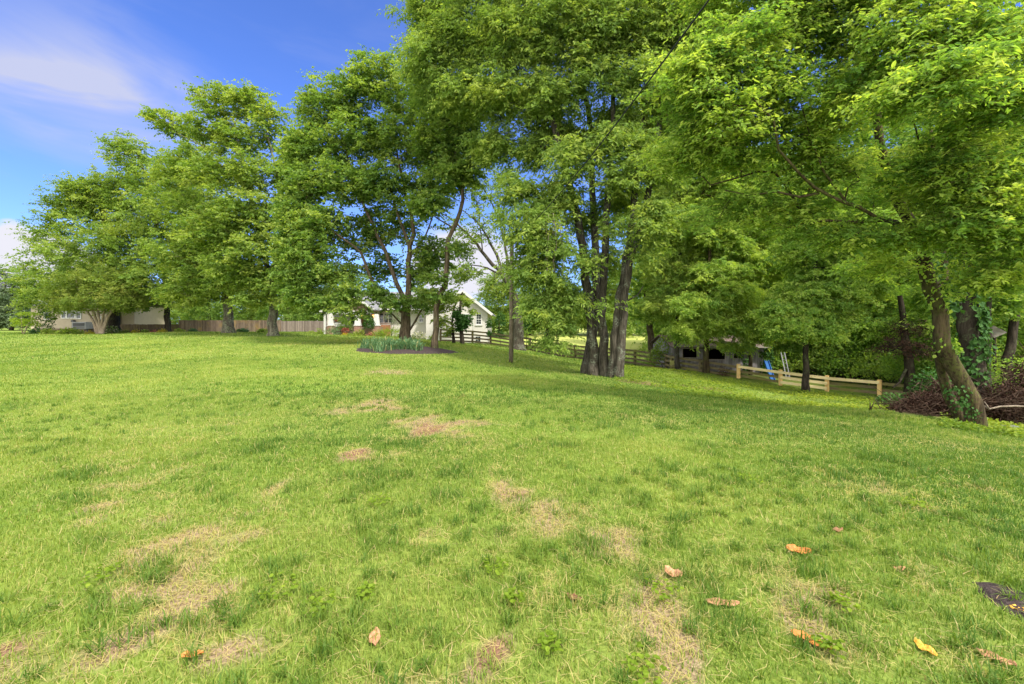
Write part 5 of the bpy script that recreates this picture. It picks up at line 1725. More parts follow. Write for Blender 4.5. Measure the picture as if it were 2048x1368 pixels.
H = 1.1
old = fence_tops([(881, 657.5, 39), (945, 661, 40.5), (981, 664.5, 41), (1060, 676, 38.5), (1104, 683.5, 37), (1150, 690, 36), (1205, 694.5, 35), (1270, 699, 33.5), (1332, 708, 31)], H)
fr = thing("board_fence", old[0], "dark mossy four-board fence running downhill from the white gable past the five trunks", "fence")
for p in old:
    post_box(p, .15, H).build("post", M['fence_old'], fr)
for i in range(len(old) - 1):
    for z in (1.02, .72, .42, .12):
        mb = MB()
        rails_between(mb, old[i], old[i + 1], [z], off=.09)
        mb.build("rail", M['fence_old'], fr)
mid = fence_tops([(1332, 708, 31), (1343, 711, 30.4), (1401, 718.5, 28.4), (1479, 731, 26.7)], H)
fr = thing("board_fence", mid[0], "weathered olive-stained board fence in front of the shed", "fence")
for p in mid[1:3]:
    post_box(p, .17, H).build("post", M['fence_mid'], fr)
for i in range(len(mid) - 1):
    for z in (1.0, .70, .41, .12):
        mb = MB()
        rails_between(mb, mid[i], mid[i + 1], [z], off=.09)
        mb.build("rail", M['fence_mid'], fr)
new = fence_tops([(1477, 729, 26.5), (1561, 740.5, 25.3), (1654, 752, 24.1), (1759, 760.5, 22.6)], H)
end = fence_tops([(1840, 767, 21.0)], H)[0]
fr2 = thing("rail_fence", new[0] + np.array([0, .2, 0]), "old grey-green rails left behind the new yellow posts", "fence")
back = np.array([.05, .22, 0])
for i, zs in ((0, (.70, .44, .18)), (2, (.71, .45))):
    for z in zs:
        mb = MB()
        rails_between(mb, new[i] + back, new[i + 1] + back, [z], off=.02)
        mb.build("rail", M['fence_mid'], fr2)
for z in (.92, .6, .2):
    mb = MB()
    rails_between(mb, new[3] + back, end + back, [z], off=.02)
    mb.build("rail", M['fence_mid'], fr2)
fr = thing("new_fence", new[0], "new bright yellow pine fence section with four square posts", "fence")
for p in new:
    post_box(p, .15, H + .03).build("post", M['fence_post'], fr, bevel=.006)
for i, zs in ((0, (.99,)), (1, (.99, .72, .45)), (2, (.99,))):
    for z in zs:
        mb = MB()
        rails_between(mb, new[i], new[i + 1], [z], .035, .15, .108)
        mb.build("rail", M['fence_new'], fr, bevel=.004)
sp = P(1343, 722, 30.2)
mb = MB()
mb.box(sp[0] - .16, sp[0] + .16, sp[1] - .14, sp[1] - .12, sp[2] - .26, sp[2] + .04, .3)
tag(mb.build("fence_sign", M['sign'], loc=sp, bevel=.01), "small plain yellow sign fixed to the weathered fence before the shed", "sign")


# plank fences along the far side
def plank_fence(label, px0, d0, px1, d1, ytop, mat, w=.145, seed=1):
    rg = random.Random(seed)
    a, b2 = on_ground(px0, d0), on_ground(px1, d1)
    L = np.linalg.norm((b2 - a)[:2])
    n = int(L / (w + .006))
    root = thing("plank_fence", a, label, "fence")
    mb, rl = MB(), MB()
    dv = norm((b2 - a) * np.array([1, 1, 0]))
    nv = np.array([dv[1], -dv[0], 0])
    tops = []
    for i in range(n):
        c = a + (b2 - a) * (i + .5) / n
        z0 = gz(c[0], c[1]) - .05
        zt = CAMZ - (ytop - HZ) * c[1] / F + rg.uniform(-.025, .02)
        o = rg.uniform(-.006, .006)
        p = c + nv * o
        mb.beam(np.array([p[0], p[1], z0]), np.array([p[0], p[1], zt]), .02, w * rg.uniform(.94, 1.0), up=tuple(dv))
        tops.append(zt)
    zt = np.mean(tops)
    for z in (zt - .2, zt - .95):
        rl.beam(a * np.array([1, 1, 0]) - nv * .05 + np.array([0, 0, z]), b2 * np.array([1, 1, 0]) - nv * .05 + np.array([0, 0, z]), .04, .09)
    mb.build("planks", M[mat], root)
    rl.build("rails", M[mat], root)
    np_ = max(2, int(L / 2.5))
    for k in range(np_ + 1):
        c = a + (b2 - a) * k / np_ - nv * .13
        pm = MB()
        z0 = gz(c[0], c[1]) - .3
        pm.box(c[0] - .05, c[0] + .05, c[1] - .05, c[1] + .05, z0, zt - .03)
        pm.build("post", M[mat], root)
    return root


plank_fence("low dark plank fence beside the beige house, behind the golden bushes", 226, 52, 357, 52.2, 648.6, 'priv_dark', seed=1)
plank_fence("tall brown plank fence behind the two thick maple trunks", 357.5, 52.3, 562, 52.0, 640.4, 'priv_mid', seed=2)
plank_fence("pale pinkish plank fence between the lichen-spotted trunk and the porch", 562.5, 52.0, 652, 50.2, 642.0, 'priv_pale', seed=3)

# ------------------------------------------------------------------ utility pole and its cable
b = on_ground(1022, 21.5)
top = P(1024, 470, 21.6)
mb = MB()
mb.tube([b - np.array([0, 0, .4]), b + (top - b) * .5, top], [.108, .10, .088], 12)
pr = thing("utility_pole", b, "weathered bare wooden utility pole standing alone on the lawn", "pole")
mb.build("shaft", M['pole'], pr, smooth=True)
mb = MB()
mb.tube([top + np.array([.10, -.02, -.18]), top + np.array([.20, -.05, -.15]), top + np.array([.22, -.06, -.10])], .018, 6)
mb.build("bracket", M['metal_dark'], pr)
a = top + np.array([.22, -.06, -.10])
e = P(1425, -10, 6.2)
f2 = np.array([4.6, .8, 6.9])
pts = []
for i in range(25):
    t = i / 24
    q = a + (e - a) * t
    q[2] -= .55 * 4 * t * (1 - t) * .55
    pts.append(q)
pts += [e + (f2 - e) * k / 6 for k in range(1, 7)]
mb = MB()
mb.tube(pts, .013, 6)
tag(mb.build("power_cable", M['cable'], loc=a, smooth=True), "black sagging cable rising from the utility pole through the canopy", "cable")
# far pole at the left edge
b = on_ground(10, 140)
pr = thing("utility_pole", b, "tiny distant utility pole with one crossarm at the far left horizon", "pole")
mb = MB()
tp = P(10, 536, 140)
mb.tube([b, tp], [.15, .12], 8)
mb.build("shaft", M['pole'], pr)
mb = MB()
mb.box(tp[0] - 1.5, tp[0] + 1.3, 139.8, 139.83, tp[2] - .55, tp[2] - .35)
mb.build("crossarm", M['pole'], pr)

# hanging vines on the five-trunked tree
mt = [o for o in SC.objects if o.name.startswith("multi_trunk_tree")][0]
mb = MB()
rg = random.Random(9)
for k in range(9):
    px = 1092 + k * 4 + rg.uniform(-3, 3)
    d = 18 + rg.uniform(-.5, .5)
    y0, y1 = rg.uniform(400, 470), rg.uniform(530, 580)
    mb.tube([P(px + rg.uniform(-4, 4), y0 + (y1 - y0) * t, d) for t in (0, .25, .5, .75, 1)], [.012, .010, .009, .008, .004], 5)
mb.build("vines", M['branch_pale'], mt, smooth=True)

# ------------------------------------------------------------------ windows
def window(parent, x0, x1, z0, z1, y, cols=2, rows=2, fw=.07, sash=True, frame='white_trim', sill=True):
    """frame with bars standing 4 cm proud of the wall plane y, dark glass behind it"""
    fb = MB()
    yo, yi = y - .05, y + .02
    fb.box(x0 - fw, x0, yo, yi, z0 - fw, z1 + fw)
    fb.box(x1, x1 + fw, yo, yi, z0 - fw, z1 + fw)
    fb.box(x0, x1, yo, yi, z1, z1 + fw)
    fb.box(x0, x1, yo, yi, z0 - fw, z0)
    zm = (z0 + z1) / 2
    if sash:
        fb.box(x0, x1, yo + .012, yi, zm - .025, zm + .025)
    b = .018
    for i in range(1, cols):
        xc = x0 + (x1 - x0) * i / cols
        fb.box(xc - b / 2, xc + b / 2, yo + .022, yi - .02, z0, z1)
    for j in range(1, rows * (2 if sash else 1)):
        zc = z0 + (z1 - z0) * j / (rows * (2 if sash else 1))
        if sash and j == rows:
            continue
        fb.box(x0, x1, yo + .026, yi - .024, zc - b / 2, zc + b / 2)
    w = fb.build("window", M[frame], parent)
    g = MB()
    g.box(x0, x1, y - .012, y - .004, z0, z1)
    g.build("pane", M['glass'], w)
    if sill:
        s = MB()
        s.box(x0 - fw - .06, x1 + fw + .06, y - .10, y - .002, z0 - fw - .09, z0 - fw - .003)
        s.build("sill", M[frame], w)
    return w


def px2x(px, d):
    return (px - 1024) * d / F


def py2z(py, d):
    return CAMZ - (py - HZ) * d / F


# ------------------------------------------------------------------ white house with porch
D = 46.0
base = np.array([px2x(860, D), D, py2z(688, D)])
hs = thing("white_house", base, "white painted bungalow with a shingled porch gable and a plain white side gable", "house")
xl, xr, xp = px2x(846, D), px2x(985, D), px2x(927, D)
zl, zr, zp = py2z(617, D), py2z(628, D), py2z(581.5, D)
wl, wr = px2x(852, D), px2x(975, D)
cut = lambda x: zp + (x - xp) * ((zl - zp) / (xl - xp) if x < xp else (zr - zp) / (xr - xp)) - .16
mb = MB()
mb.prism([(wl, -1.6), (wr, -1.6), (wr, cut(wr)), (xp, zp - .16), (wl, cut(wl))], D, D + 9)
mb.build("wall", M['white_wall'], hs)
xm0 = px2x(751, D + 1.2)
mb = MB()
mb.box(xm0, wl - .002, D + 1.2, D + 8, -.6, py2z(619, D + .6))
mb.build("wall", M['white_wall'], hs)
# wing roof: two slabs
rf = MB()
for (xa, za) in ((xl, zl), (xr, zr)):
    rf.prism([(xp, zp - .12), (xp, zp), (xa, za), (xa, za - .12)] if xa > xp else [(xp, zp), (xp, zp - .12), (xa, za - .12), (xa, za)], D - .45, D + 9.3)
rf.build("roof", M['roof_grey'], hs)
tr = MB()
for (xa, za) in ((xl, zl), (xr, zr)):
    p0, p1 = np.array([xp, D - .47, zp - .09]), np.array([xa, D - .47, za - .09])
    tr.beam(p0, p1, .035, .24, up=(0, 0, 1))
tr.build("fascia", M['white_trim'], hs)
# main roof running left-right, ridge behind
x0r, x1r = px2x(700, D), xl + 1.2
ze, zrg = py2z(616, D + .4), py2z(584, D + 5)
rf = MB()
rf.add([(x0r, D + .4, ze), (x1r, D + .4, ze), (x1r, D + 5, zrg), (x0r, D + 5, zrg), (x0r, D + .4, ze - .14), (x1r, D + .4, ze - .14), (x1r, D + 5, zrg - .14), (x0r, D + 5, zrg - .14),
        (x0r, D + 9.6, ze), (x1r, D + 9.6, ze), (x0r, D + 9.6, ze - .14), (x1r, D + 9.6, ze - .14)],
       [(0, 1, 2, 3), (5, 4, 7, 6), (4, 5, 1, 0), (3, 2, 9, 8), (6, 7, 10, 11), (9, 11, 10, 8), (0, 3, 7, 4), (3, 8, 10, 7), (2, 1, 5, 6), (9, 2, 6, 11)])
rf.build("roof", M['roof_grey'], hs)
tr = MB()
tr.box(xm0 - .1, xl + .4, D + .34, D + .395, ze - .20, ze - .03)
tr.build("gutter", M['white_trim'], hs)
window(hs, px2x(953, D), px2x(962, D), py2z(648, D), py2z(629, D), D, 2, 2)
window(hs, px2x(927, D), px2x(936, D), py2z(648, D), py2z(629, D), D, 2, 2)
window(hs, px2x(951, D), px2x(961, D), py2z(684, D), py2z(673, D), D, 2, 1, .06, True, sill=False)
window(hs, px2x(839, D + 1.2), px2x(846, D + 1.2), py2z(643, D + 1.2), py2z(631, D + 1.2), D + 1.2, 2, 2)
for k, (xa, xb) in enumerate(((760, 767), (769, 776), (778, 785))):
    window(hs, px2x(xa, D + 1.2), px2x(xb, D + 1.2), py2z(645, D + 1.2), py2z(627, D + 1.2), D + 1.2, 1, 1, .05, sill=False)
mb = MB()
for px, d, z1 in ((947, D - .06, 2.9), (852.6, D + 1.14, 2.8)):
    mb.tube([np.array([px2x(px, d), d, -.6]), np.array([px2x(px, d), d, z1])], .04, 8)
mb.build("downspout", M['white_trim'], hs)
# porch
PD = 44.2
gl, gp, gr = (px2x(642, PD), py2z(623.5, PD)), (px2x(695.5, PD), py2z(581.5, PD)), (px2x(750, PD), py2z(618.5, PD))
gz0 = min(gl[1], gr[1])
ins = .35
mb = MB()
mb.prism([(gl[0] + .5, gz0 + .12), (gr[0] - .5, gz0 + .12), (gp[0], gp[1] - .28)], PD, PD + .12)
mb.build("gable_face", M['gable_shingle'], hs)
rf = MB()
for g in (gl, gr):
    rf.prism([(gp[0], gp[1] - .1), gp, g, (g[0], g[1] - .1)] if g is gr else [gp, (gp[0], gp[1] - .1), (g[0], g[1] - .1), g], PD - .35, PD + 5.5)
rf.build("roof", M['roof_grey'], hs)
tr = MB()
for g in (gl, gr):
    tr.beam(np.array([gp[0], PD - .37, gp[1] - .08]), np.array([g[0], PD - .37, g[1] - .08]), .035, .22)
tr.build("rake_board", M['white_trim'], hs)
mb = MB()
mb.tube([np.array([px2x(699, PD), PD - .05, py2z(600, PD)]), np.array([px2x(699, PD), PD - .002, py2z(600, PD)])], .26, 20)
mb.build("round_vent", M['white_trim'], hs)
mb = MB()
mb.tube([np.array([px2x(699, PD), PD - .07, py2z(600, PD)]), np.array([px2x(699, PD), PD - .052, py2z(600, PD)])], .13, 20)
mb.build("vent_louvre", M['metal_dark'], hs)
mb = MB()
mb.box(gl[0] + .5, gr[0] - .4, PD + .0, PD + .2, gz0 - .22, gz0 + .118)
mb.build("porch_beam", M['white_trim'], hs)
fl = py2z(654, PD)
gb = gz(px2x(700, PD), PD) - .3
mb = MB()
mb.box(px2x(652, PD), px2x(756, PD), PD - .05, D + 1.2, gb, fl)
mb.build("porch_floor", M['stone_base'], hs)
mb = MB()
mb.box(px2x(654, D + 1.2), xm0 - .003, D + 1.2, D + 8, gb, gz0 + .6)
mb.build("wall", M['white_wall'], hs)
for px, thin in ((649, True), (662, False), (715, False), (752.5, False)):
    x = px2x(px, PD)
    cm = MB()
    if thin:
        cm.box(x - .09, x + .09, PD + .02, PD + .18, gz(x, PD) - .2, gz0 - .222)
        cm.build("column", M['white_trim'], hs)
    else:
        zb = py2z(650, PD)
        w0, w1 = .17, .27
        cm.add([(x - w1, PD - .12, zb), (x + w1, PD - .12, zb), (x + w1, PD + .34, zb), (x - w1, PD + .34, zb), (x - w0, PD - .02, gz0 - .222), (x + w0, PD - .02, gz0 - .222), (x + w0, PD + .26, gz0 - .222), (x - w0, PD + .26, gz0 - .222)],
               [(3, 2, 1, 0), (4, 5, 6, 7), (0, 1, 5, 4), (1, 2, 6, 5), (2, 3, 7, 6), (3, 0, 4, 7)])
        cm.box(x - w1 - .06, x + w1 + .06, PD - .18, PD + .40, zb - .08, zb - .002)
        c = cm.build("column", M['white_trim'], hs)
        pm = MB()
        pm.box(x - w1 - .02, x + w1 + .02, PD - .14, PD + .36, gb, zb - .082)
        pm.build("pier", M['brick'], c)
dm = MB()
dx0, dx1, dz1 = px2x(719, D + 1.2), px2x(734, D + 1.2), py2z(622, D + 1.2)
dm.box(dx0, dx1, D + 1.13, D + 1.197, fl, dz1)
dr = dm.build("door", M['porch_wood'], hs)
dm = MB()
dm.box(dx0 + .15, dx0 + .42, D + 1.11, D + 1.128, fl + 1.0, dz1 - .15)
dm.build("pane", M['glow'], dr)
mb = MB()
mb.box(px2x(757, D + .2), px2x(776, D + .2), D - .1, D + 1.19, gb, py2z(650, D))
mb.build("side_steps", M['porch_wood'], hs)
for px in (724, 745.5):
    lm = MB()
    c = np.array([px2x(px, PD + .4), PD + .5, py2z(632, PD + .5)])
    lm.box(c[0] - .09, c[0] + .09, c[1] - .09, c[1] + .09, c[2] + .12, c[2] + .17)
    lm.box(c[0] - .09, c[0] + .09, c[1] - .09, c[1] + .09, c[2] - .17, c[2] - .13)
    lm.tube([c + np.array([0, 0, .17]), np.array([c[0], c[1], gz0])], .012, 5)
    l = lm.build("lantern", M['metal_dark'], hs)
    lm = MB()
    lm.box(c[0] - .065, c[0] + .065, c[1] - .065, c[1] + .065, c[2] - .128, c[2] + .118)
    lm.build("bulb", M['glow'], l)
window(hs, px2x(670, D + 1.2), px2x(677, D + 1.2), py2z(645, D + 1.2), py2z(628, D + 1.2), D + 1.2, 2, 1, .06)
for xa, xb in ((702, 710),):
    window(hs, px2x(xa, D + 1.2), px2x(xb, D + 1.2), py2z(645, D + 1.2), py2z(628, D + 1.2), D + 1.2, 2, 2, .06, frame='shutter')
rl = MB()
zr0, zr1 = fl + .02, py2z(646, PD)
xa, xb = px2x(667, PD), px2x(688, PD)
rl.box(xa, xb, PD + .03, PD + .09, zr1 - .06, zr1)
rl.box(xa, xb, PD + .03, PD + .09, zr0 + .05, zr0 + .10)
for k in range(12):
    x = xa + (xb - xa) * (k + .5) / 12
    rl.box(x - .02, x + .02, PD + .045, PD + .075, zr0 + .10, zr1 - .06)
rl.build("railing", M['white_trim'], hs)
# hanging basket and porch planter
c = np.array([px2x(672.5, PD), PD + .1, py2z(641, PD)])
bk = thing("hanging_basket", c, "terracotta hanging basket of greenery under the porch gable", "basket")
mb = MB()
mb.tube([c + np.array([0, 0, -.14]), c, c + np.array([0, 0, .06])], [.10, .20, .22], 12)
mb.build("pot", M['terracotta'], bk, smooth=True)
rg = np.random.default_rng(55)
mesh_np("foliage", *(lambda q: (q[0], q[1], q[2], M['leaf_bright'], bk))(mound_leaves(rg, c + np.array([0, 0, .1]), np.array([.27, .27, .22]), 130, .12, .05)), fattr=np.clip(rg.normal(.4, .2, 130), 0, 1))
mb = MB()
for a in (0, 2.1, 4.2):
    mb.tube([c + np.array([.2 * math.cos(a), .2 * math.sin(a), .05]), np.array([c[0], c[1], gz0 - .23])], .006, 4)
mb.build("chain", M['metal_dark'], bk)
b = on_ground(690.5, 43.0)
pl = thing("planter", b, "reddish round planter of pink flowers before the porch", "planter")
mb = MB()
mb.tube([b, b + np.array([0, 0, .30]), b + np.array([0, 0, .34])], [.22, .30, .32], 14)
mb.build("pot", M['terracotta'], pl, smooth=True)
mesh_np("flowers", *(lambda q: (q[0], q[1], q[2], M['leaf_red'], pl))(mound_leaves(rg, b + np.array([0, 0, .42]), np.array([.38, .36, .26]), 260, .11, .08)), fattr=np.clip(rg.normal(.75, .25, 260), 0, 1))

# ------------------------------------------------------------------ beige house
D = 52.0
x0, x1 = px2x(62, D), px2x(216, D)
z0, z1 = py2z(657, D), 3.7
bh = thing("beige_house", np.array([x0, D, gz(x0, D)]), "low beige house with horizontal siding behind the crape myrtle", "house")
mb = MB()
nb = int((z1 - z0) / .20)
for (xa, xb, yy) in ((x0, x1, D), (px2x(243, D + 1.5), px2x(269, D + 1.5), D + 1.5)):
    mb.box(xa, xb, yy + .02, yy + (7 if yy == D else 5.5), z0, z1)
    for k in range(nb):
        za = z0 + (z1 - z0) * k / nb
        zb = z0 + (z1 - z0) * (k + 1) / nb
        mb.add([(xa, yy - .022, za), (xb, yy - .022, za), (xb, yy + .002, zb), (xa, yy + .002, zb), (xa, yy + .015, za), (xb, yy + .015, za)], [(0, 1, 2, 3), (4, 5, 1, 0), (0, 3, 4), (1, 5, 2)])
mb.build("wall", M['beige'], bh)
mb = MB()
mb.box(x0 + .04, x1 - .04, D + .05, D + 6.9, gz(x0, D) - .6, z0 - .004)
mb.box(px2x(243, D + 1.5) + .04, px2x(269, D + 1.5) - .04, D + 1.55, D + 6.9, gz(x0, D) - .6, z0 - .004)
mb.box(x1 - .04, px2x(243, D + 1.5) + .04, D + 2.4, D + 6.8, gz(x0, D) - .6, z1)
mb.build("foundation", M['stone_base'], bh)
mb = MB()
for s in (0, 1):
    ya, yb = (D - .5, D + 3.6) if s == 0 else (D + 7.7, D + 3.6)
    mb.add([(x0 - .4, ya, z1), (px2x(272, D), ya, z1), (px2x(272, D), yb, z1 + 1.5), (x0 - .4, yb, z1 + 1.5), (x0 - .4, ya, z1 + .14), (px2x(272, D), ya, z1 + .14), (px2x(272, D), yb, z1 + 1.64), (x0 - .4, yb, z1 + 1.64)],
           [(3, 2, 1, 0), (4, 5, 6, 7), (0, 1, 5, 4), (1, 2, 6, 5), (2, 3, 7, 6), (3, 0, 4, 7)])
mb.build("roof", M['roof_grey'], bh)
for xa, xb, ya, yb in ((90.5, 98.5, 622, 637.5), (124.5, 132, 624, 635.5), (135, 150, 623, 635.5), (154, 162, 624, 636.5), (203.5, 207, 634, 640.5)):
    window(bh, px2x(xa, D), px2x(xb, D), py2z(yb, D), py2z(ya, D), D - .024, 1, 1, .09, False, sill=False)
d = 51.0
c = np.array([px2x(162, d), d, py2z(651, d)])
ac = thing("air_conditioner", c - np.array([0, 0, .45]), "boxy grey air conditioner with a pale frame on the beige wall", "air conditioner")
mb = MB()
mb.box(c[0] - .78, c[0] + .78, d - .25, d + .9, c[2] - .40, c[2] + .40)
mb.build("casing", M['metal_light'], ac, bevel=.03)
mb = MB()
mb.box(c[0] - .66, c[0] + .62, d - .28, d - .252, c[2] - .05, c[2] + .28)
mb.build("screen_panel", M['metal_dark'], ac)
mb = MB()
for k in range(6):
    z = c[2] - .34 + k * .048
    mb.box(c[0] - .66, c[0] + .62, d - .275, d - .252, z, z + .026)
mb.build("grille", M['metal_grey'], ac)
for k in (-1, 1):
    mb = MB()
    mb.box(c[0] + k * .6 - .05, c[0] + k * .6 + .05, d + .1, d + .2, gz(c[0], d) - .1, c[2] - .402)
    mb.build("leg", M['metal_dark'], ac)
c = np.array([px2x(146.3, 51.8), 51.85, py2z(647, 51.8)])
um = thing("utility_meter", c, "narrow dark grey utility meter box left of the air conditioner", "meter box")
mb = MB()
mb.box(c[0] - .13, c[0] + .13, c[1] - .10, c[1] + .12, c[2] - .42, c[2] + .10)
mb.build("box", M['metal_grey'], um, bevel=.01)
mb = MB()
mb.tube([c + np.array([0, -.2, .28]), c + np.array([0, .12, .28])], .14, 14)
mb.build("dial", M['metal_dark'], um)

# ------------------------------------------------------------------ pickup and the far white building
D = 110.0
c = np.array([px2x(316, D), D, gz(px2x(316, D), D)])
pk = thing("pickup_truck", c, "white pickup truck parked beyond the low dark plank fence", "truck")
A = math.radians(28)


def loc(pts):
    ca, sa = math.cos(A), math.sin(A)
    return [(c[0] + x * ca - y * sa, c[1] + x * sa + y * ca, c[2] + z) for x, y, z in pts]


def extrude(poly, w):
    n = len(poly)
    vs = loc([(x, -w / 2, z) for x, z in poly] + [(x, w / 2, z) for x, z in poly])
    return MB().add(vs, [tuple(range(n)), tuple(range(2 * n - 1, n - 1, -1))] + [(i + n, (i + 1) % n + n, (i + 1) % n, i) for i in range(n)])


extrude([(-2.7, .45), (2.7, .5), (2.75, 1.12), (.75, 1.12), (.62, 1.75), (.35, 1.86), (-.85, 1.86), (-1.55, 1.22), (-2.6, 1.08), (-2.75, .8)], 1.9).build("body", M['truck_paint'], pk, bevel=.05)
extrude([(-1.32, 1.22), (.55, 1.22), (.50, 1.72), (-.80, 1.74)], 1.93).build("side_window", M['glass'], pk)
extrude([(.95, 1.125), (2.65, 1.125), (2.65, 1.15), (.95, 1.15)], 1.6).build("bed", M['metal_dark'], pk)
for x in (-1.75, 1.7):
    for y in (-.88, .88):
        w = MB()
        p = loc([(x, y - .12, .38), (x, y + .12, .38)])
        w.tube(p, .38, 18)
        wh = w.build("wheel", M['tyre'], pk)
        w = MB()
        p = loc([(x, y - .13, .38), (x, y + .13, .38)])
        w.tube(p, .2, 12)
        w.build("rim", M['metal_light'], wh)
for y in (-.82, .82):
    w = MB()
    p = loc([(2.70, y, .75), (2.70, y, 1.08)])
    w.tube(p, .11, 8)
    w.build("tail_lamp", M['tail_red'], pk)
D = 92.0
xa, xb = px2x(566, D), px2x(640, D)
g0 = gz(xa, D)
fh = thing("far_house", np.array([xa, D, g0]), "far white building glimpsed above the pale plank fence", "house")
mb = MB()
mb.box(xa, xb, D, D + 8, g0 - .3, py2z(636, D))
mb.build("wall", M['white_trim'], fh)
mb = MB()
mb.prism([(xa - .4, py2z(636, D)), (xb + .4, py2z(636, D)), ((xa + xb) / 2, py2z(622, D))], D - .4, D + 8.4)
mb.build("roof", M['roof_grey'], fh)

# ------------------------------------------------------------------ shed
D = 31.0
X = lambda px: px2x(px, D)
Zp = lambda py: py2z(py, D)
bz = min(gz(X(1345), D), gz(X(1525), D)) - .3
sh = thing("shed", np.array([X(1435), D, bz + .3]), "weathered grey board shed with open window holes behind the fence", "shed")
eave = Zp(693)
cuts = [(1345, 1365, None), (1365, 1393, (697.5, 715)), (1393, 1409, None), (1409, 1449.5, (698, 718.5)), (1449.5, 1467, None), (1467, 1483, (700, 716)), (1483, 1526, None)]
mb = MB()
rg = random.Random(4)
for a, b2, hole in cuts:
    n = max(1, round((X(b2) - X(a)) / .2))
    for k in range(n):
        xa = X(a) + (X(b2) - X(a)) * k / n
        xb = X(a) + (X(b2) - X(a)) * (k + 1) / n
        o = rg.uniform(0, .02)
        lo = bz + rg.uniform(-.05, .05)
        for (p, q) in ([(lo, eave)] if hole is None else [(lo, Zp(hole[1])), (Zp(hole[0]), eave)]):
            mb.box(xa + .006, xb - .006, D - o, D + .03 - o, p, q)
mb.build("front_boards", M['shed'], sh)
mb = MB()
mb.box(X(1345), X(1345) + .03, D + .04, D + 4.2, bz, eave)
mb.box(X(1526) - .03, X(1526), D + .04, D + 4.2, bz, eave)
mb.box(X(1345) + .035, X(1526) - .035, D + 4.16, D + 4.2, bz, eave + .3)
mb.build("inner_walls", M['inside'], sh)
mb = MB()
for xx in (X(1345) - .03, X(1526) + .004):
    mb = MB()
    mb.add([(xx + q, yy, zz) for q in (0, .025) for yy, zz in ((D + .02, bz), (D + 4.2, bz), (D + 4.2, eave), (D + 2.2, py2z(669, D + 2.4) - .1), (D + .02, eave))],
           [(0, 1, 2, 3, 4), (9, 8, 7, 6, 5), (0, 5, 6, 1), (1, 6, 7, 2), (2, 7, 8, 3), (3, 8, 9, 4), (4, 9, 5, 0)])
    mb.build("end_wall", M['shed'], sh)
wf = MB()
for a, b2, (ya, yb) in ((1365, 1393, (697.5, 715)), (1409, 1449.5, (698, 718.5)), (1467, 1483, (700, 716))):
    f = MB()
    xa, xb, za, zb = X(a), X(b2), Zp(yb), Zp(ya)
    t = .06
    f.box(xa - t, xa, D - .06, D - .024, za - t, zb + t)
    f.box(xb, xb + t, D - .06, D - .024, za - t, zb + t)
    f.box(xa, xb, D - .06, D - .024, za - t, za)
    f.box(xa, xb, D - .06, D - .024, zb, zb + t)
    if a == 1467:
        f.box(xa, xb, D - .05, D - .03, (za + zb) / 2 - .02, (za + zb) / 2 + .02)
        f.box((xa + xb) / 2 - .015, (xa + xb) / 2 + .015, D - .048, D - .032, za, zb)
    f.build("window", M['shed_trim'], sh)
mb = MB()
rz = py2z(669, D + 2.4)
nx = 14
vs, fs = [], []
for i in range(nx + 1):
    x = X(1338) + (X(1532) - X(1338)) * i / nx
    sag = -.07 * math.sin(math.pi * i / nx) + rg.uniform(-.02, .02)
    for (yy, zz) in ((D - .55, eave + .02), (D + 2.2, rz), (D + 4.7, eave + .05)):
        for th in (0, -.07):
            vs.append((x, yy + (rg.uniform(-.06, .06) if yy < D else 0), zz + sag + th))
for i in range(nx):
    a, b2 = i * 6, (i + 1) * 6
    fs += [(a, b2, b2 + 2, a + 2), (a + 2, b2 + 2, b2 + 4, a + 4), (a + 3, b2 + 3, b2 + 1, a + 1), (a + 5, b2 + 5, b2 + 3, a + 3), (a + 1, b2 + 1, b2, a), (a + 4, b2 + 4, b2 + 5, a + 5)]
fs += [(0, 2, 3, 1), (2, 4, 5, 3), (nx * 6 + 1, nx * 6 + 3, nx * 6 + 2, nx * 6), (nx * 6 + 3, nx * 6 + 5, nx * 6 + 4, nx * 6 + 2)]
mb.add(vs, fs)
mb.build("roof", M['shed_roof'], sh)
mb = MB()
for a, b2, za, zb in ((1340, 1392, 692, 691), (1389, 1432, 691.5, 694.5), (1428, 1480, 694, 692), (1478, 1530, 692.5, 693)):
    mb.beam(np.array([X(a), D - .56, Zp(za)]), np.array([X(b2), D - .57 - .02 * (a % 3), Zp(zb)]), .04, .13)
mb.build("eave_board", M['shed_trim'], sh)
ivy_on(sh, [np.array([X(1489), D - .1, bz + .3]), np.array([X(1487), D - .15, eave])], .22, 420, .15, 91, -1.57)
ivy_on(sh, [np.array([X(1530), D - .1, bz + .3]), np.array([X(1531), D - .1, eave + .2])], .26, 520, .15, 92, -1.2)
b = on_ground(1502, 29.5)
tree("climbing_vine", "reddish bare vine trunk climbing the shed's front between its window and corner", "tree", b,
     [(.12, .07, [b, P(1502, 720, 29.5), P(1500, 690, 29.4), P(1497, 660, 29.3), P(1490, 620, 29)])], [(1490, 650, 26, 18, 29), (1510, 630, 26, 22, 29), (1480, 610, 25, 20, 29)],
     60, dict(ASH, tl=.7, tbase=.7), 'bark_brown', 'leaf_wood', 65, minr=.005)

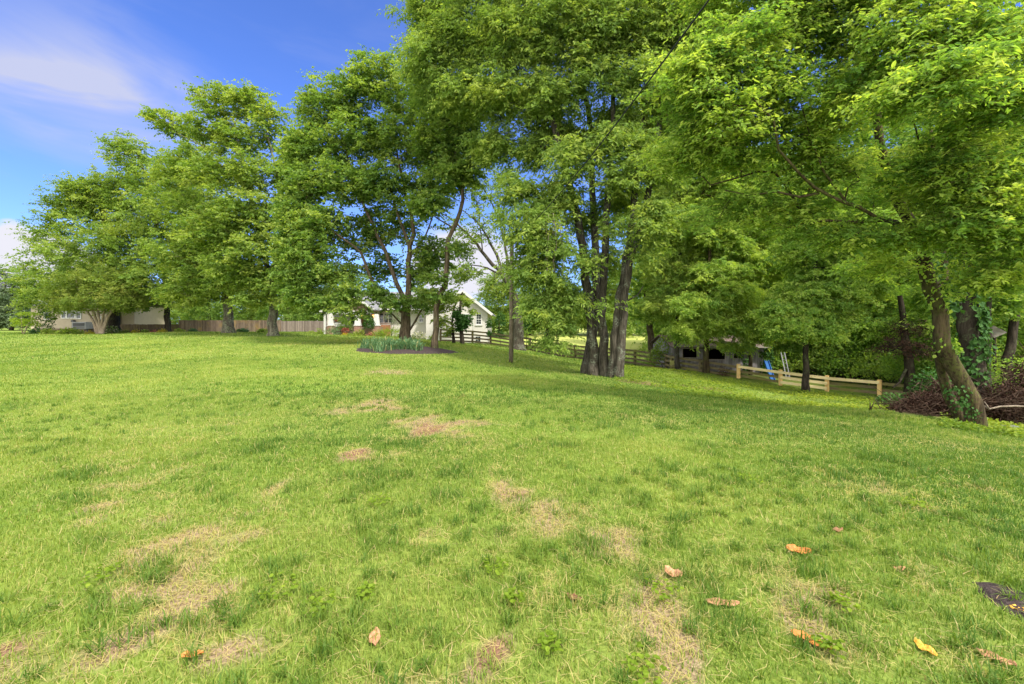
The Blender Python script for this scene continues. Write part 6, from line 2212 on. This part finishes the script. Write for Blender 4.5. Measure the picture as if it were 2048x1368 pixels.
# things leaning at the wood's edge
a, b2 = P(1532, 722, 28.5), P(1546, 764, 27.6)
mb = MB()
mb.beam(b2, a, .26, .05, up=(0, -1, .3))
mb.beam(b2 + np.array([.13, -.03, .03]), a + np.array([.13, -.03, .03]), .04, .10, up=(0, -1, .3))
mb.beam(b2 + np.array([-.13, -.03, .03]), a + np.array([-.13, -.03, .03]), .04, .10, up=(0, -1, .3))
tag(mb.build("blue_slide", M['blue'], loc=b2, bevel=.01), "bright blue plastic slide leaning beside the shed's right corner", "slide")
a1, a2, e1, e2 = P(1562, 705, 29.5), P(1569, 705, 29.7), P(1573, 757, 28.3), P(1580, 757, 28.5)
ld = thing("ladder", e1, "grey metal ladder leaning among the shrubs right of the blue slide", "ladder")
for p, q in ((e1, a1), (e2, a2)):
    mb = MB()
    mb.beam(p, q, .05, .03)
    mb.build("rail", M['metal_grey'], ld)
mb = MB()
for k in range(6):
    t = .08 + k * .16
    mb.tube([e1 + (a1 - e1) * t, e2 + (a2 - e2) * t], .016, 6)
mb.build("rungs", M['metal_grey'], ld)
a, b2 = P(1975, 668, 20.2), P(2000, 658, 20.0)
lt = thing("lean_to", P(1985, 690, 20.5), "slanting weathered grey board roof of a lean-to deep in the wood", "shelter")
mb = MB()
mb.beam(a, b2, .9, .05, up=(0, -.35, 1))
mb.build("roof_board", M['shed_trim'], lt)
for q in (a, b2):
    mb = MB()
    g = gz(q[0], q[1] + .2)
    mb.box(q[0] - .04, q[0] + .04, q[1] + .18, q[1] + .26, g - .2, q[2] - .03)
    mb.build("post", M['bark_dark'], lt)

# far tree line closing the horizon
rg = np.random.default_rng(99)
n = 30000
x = rg.uniform(-330, 330, n)
hgt = 5.5 + 5.0 * fbm(x, x * 0 + 3, .05, 8) + 2 * fbm(x, x * 0 + 7, .25, 9)
y = 205 + 12 * fbm(x, x * 0, .02, 3) + rg.uniform(0, 8, n)
z = ground(x, y) + hgt * rg.random(n) ** .8
p = np.stack([x, y, z], -1)
V, L, S = leaf_quads(p, norm(rg.normal(0, 1, p.shape)), norm(rg.normal(0, .6, p.shape) + np.array([0, -.4, .8])), np.full(n, 1.5), np.full(n, 1.1), .1)
tag(mesh_np("far_woods", V, L, S, M['leaf_dark'], fattr=np.clip(rg.normal(.5, .2, n), 0, 1)), kind='stuff')
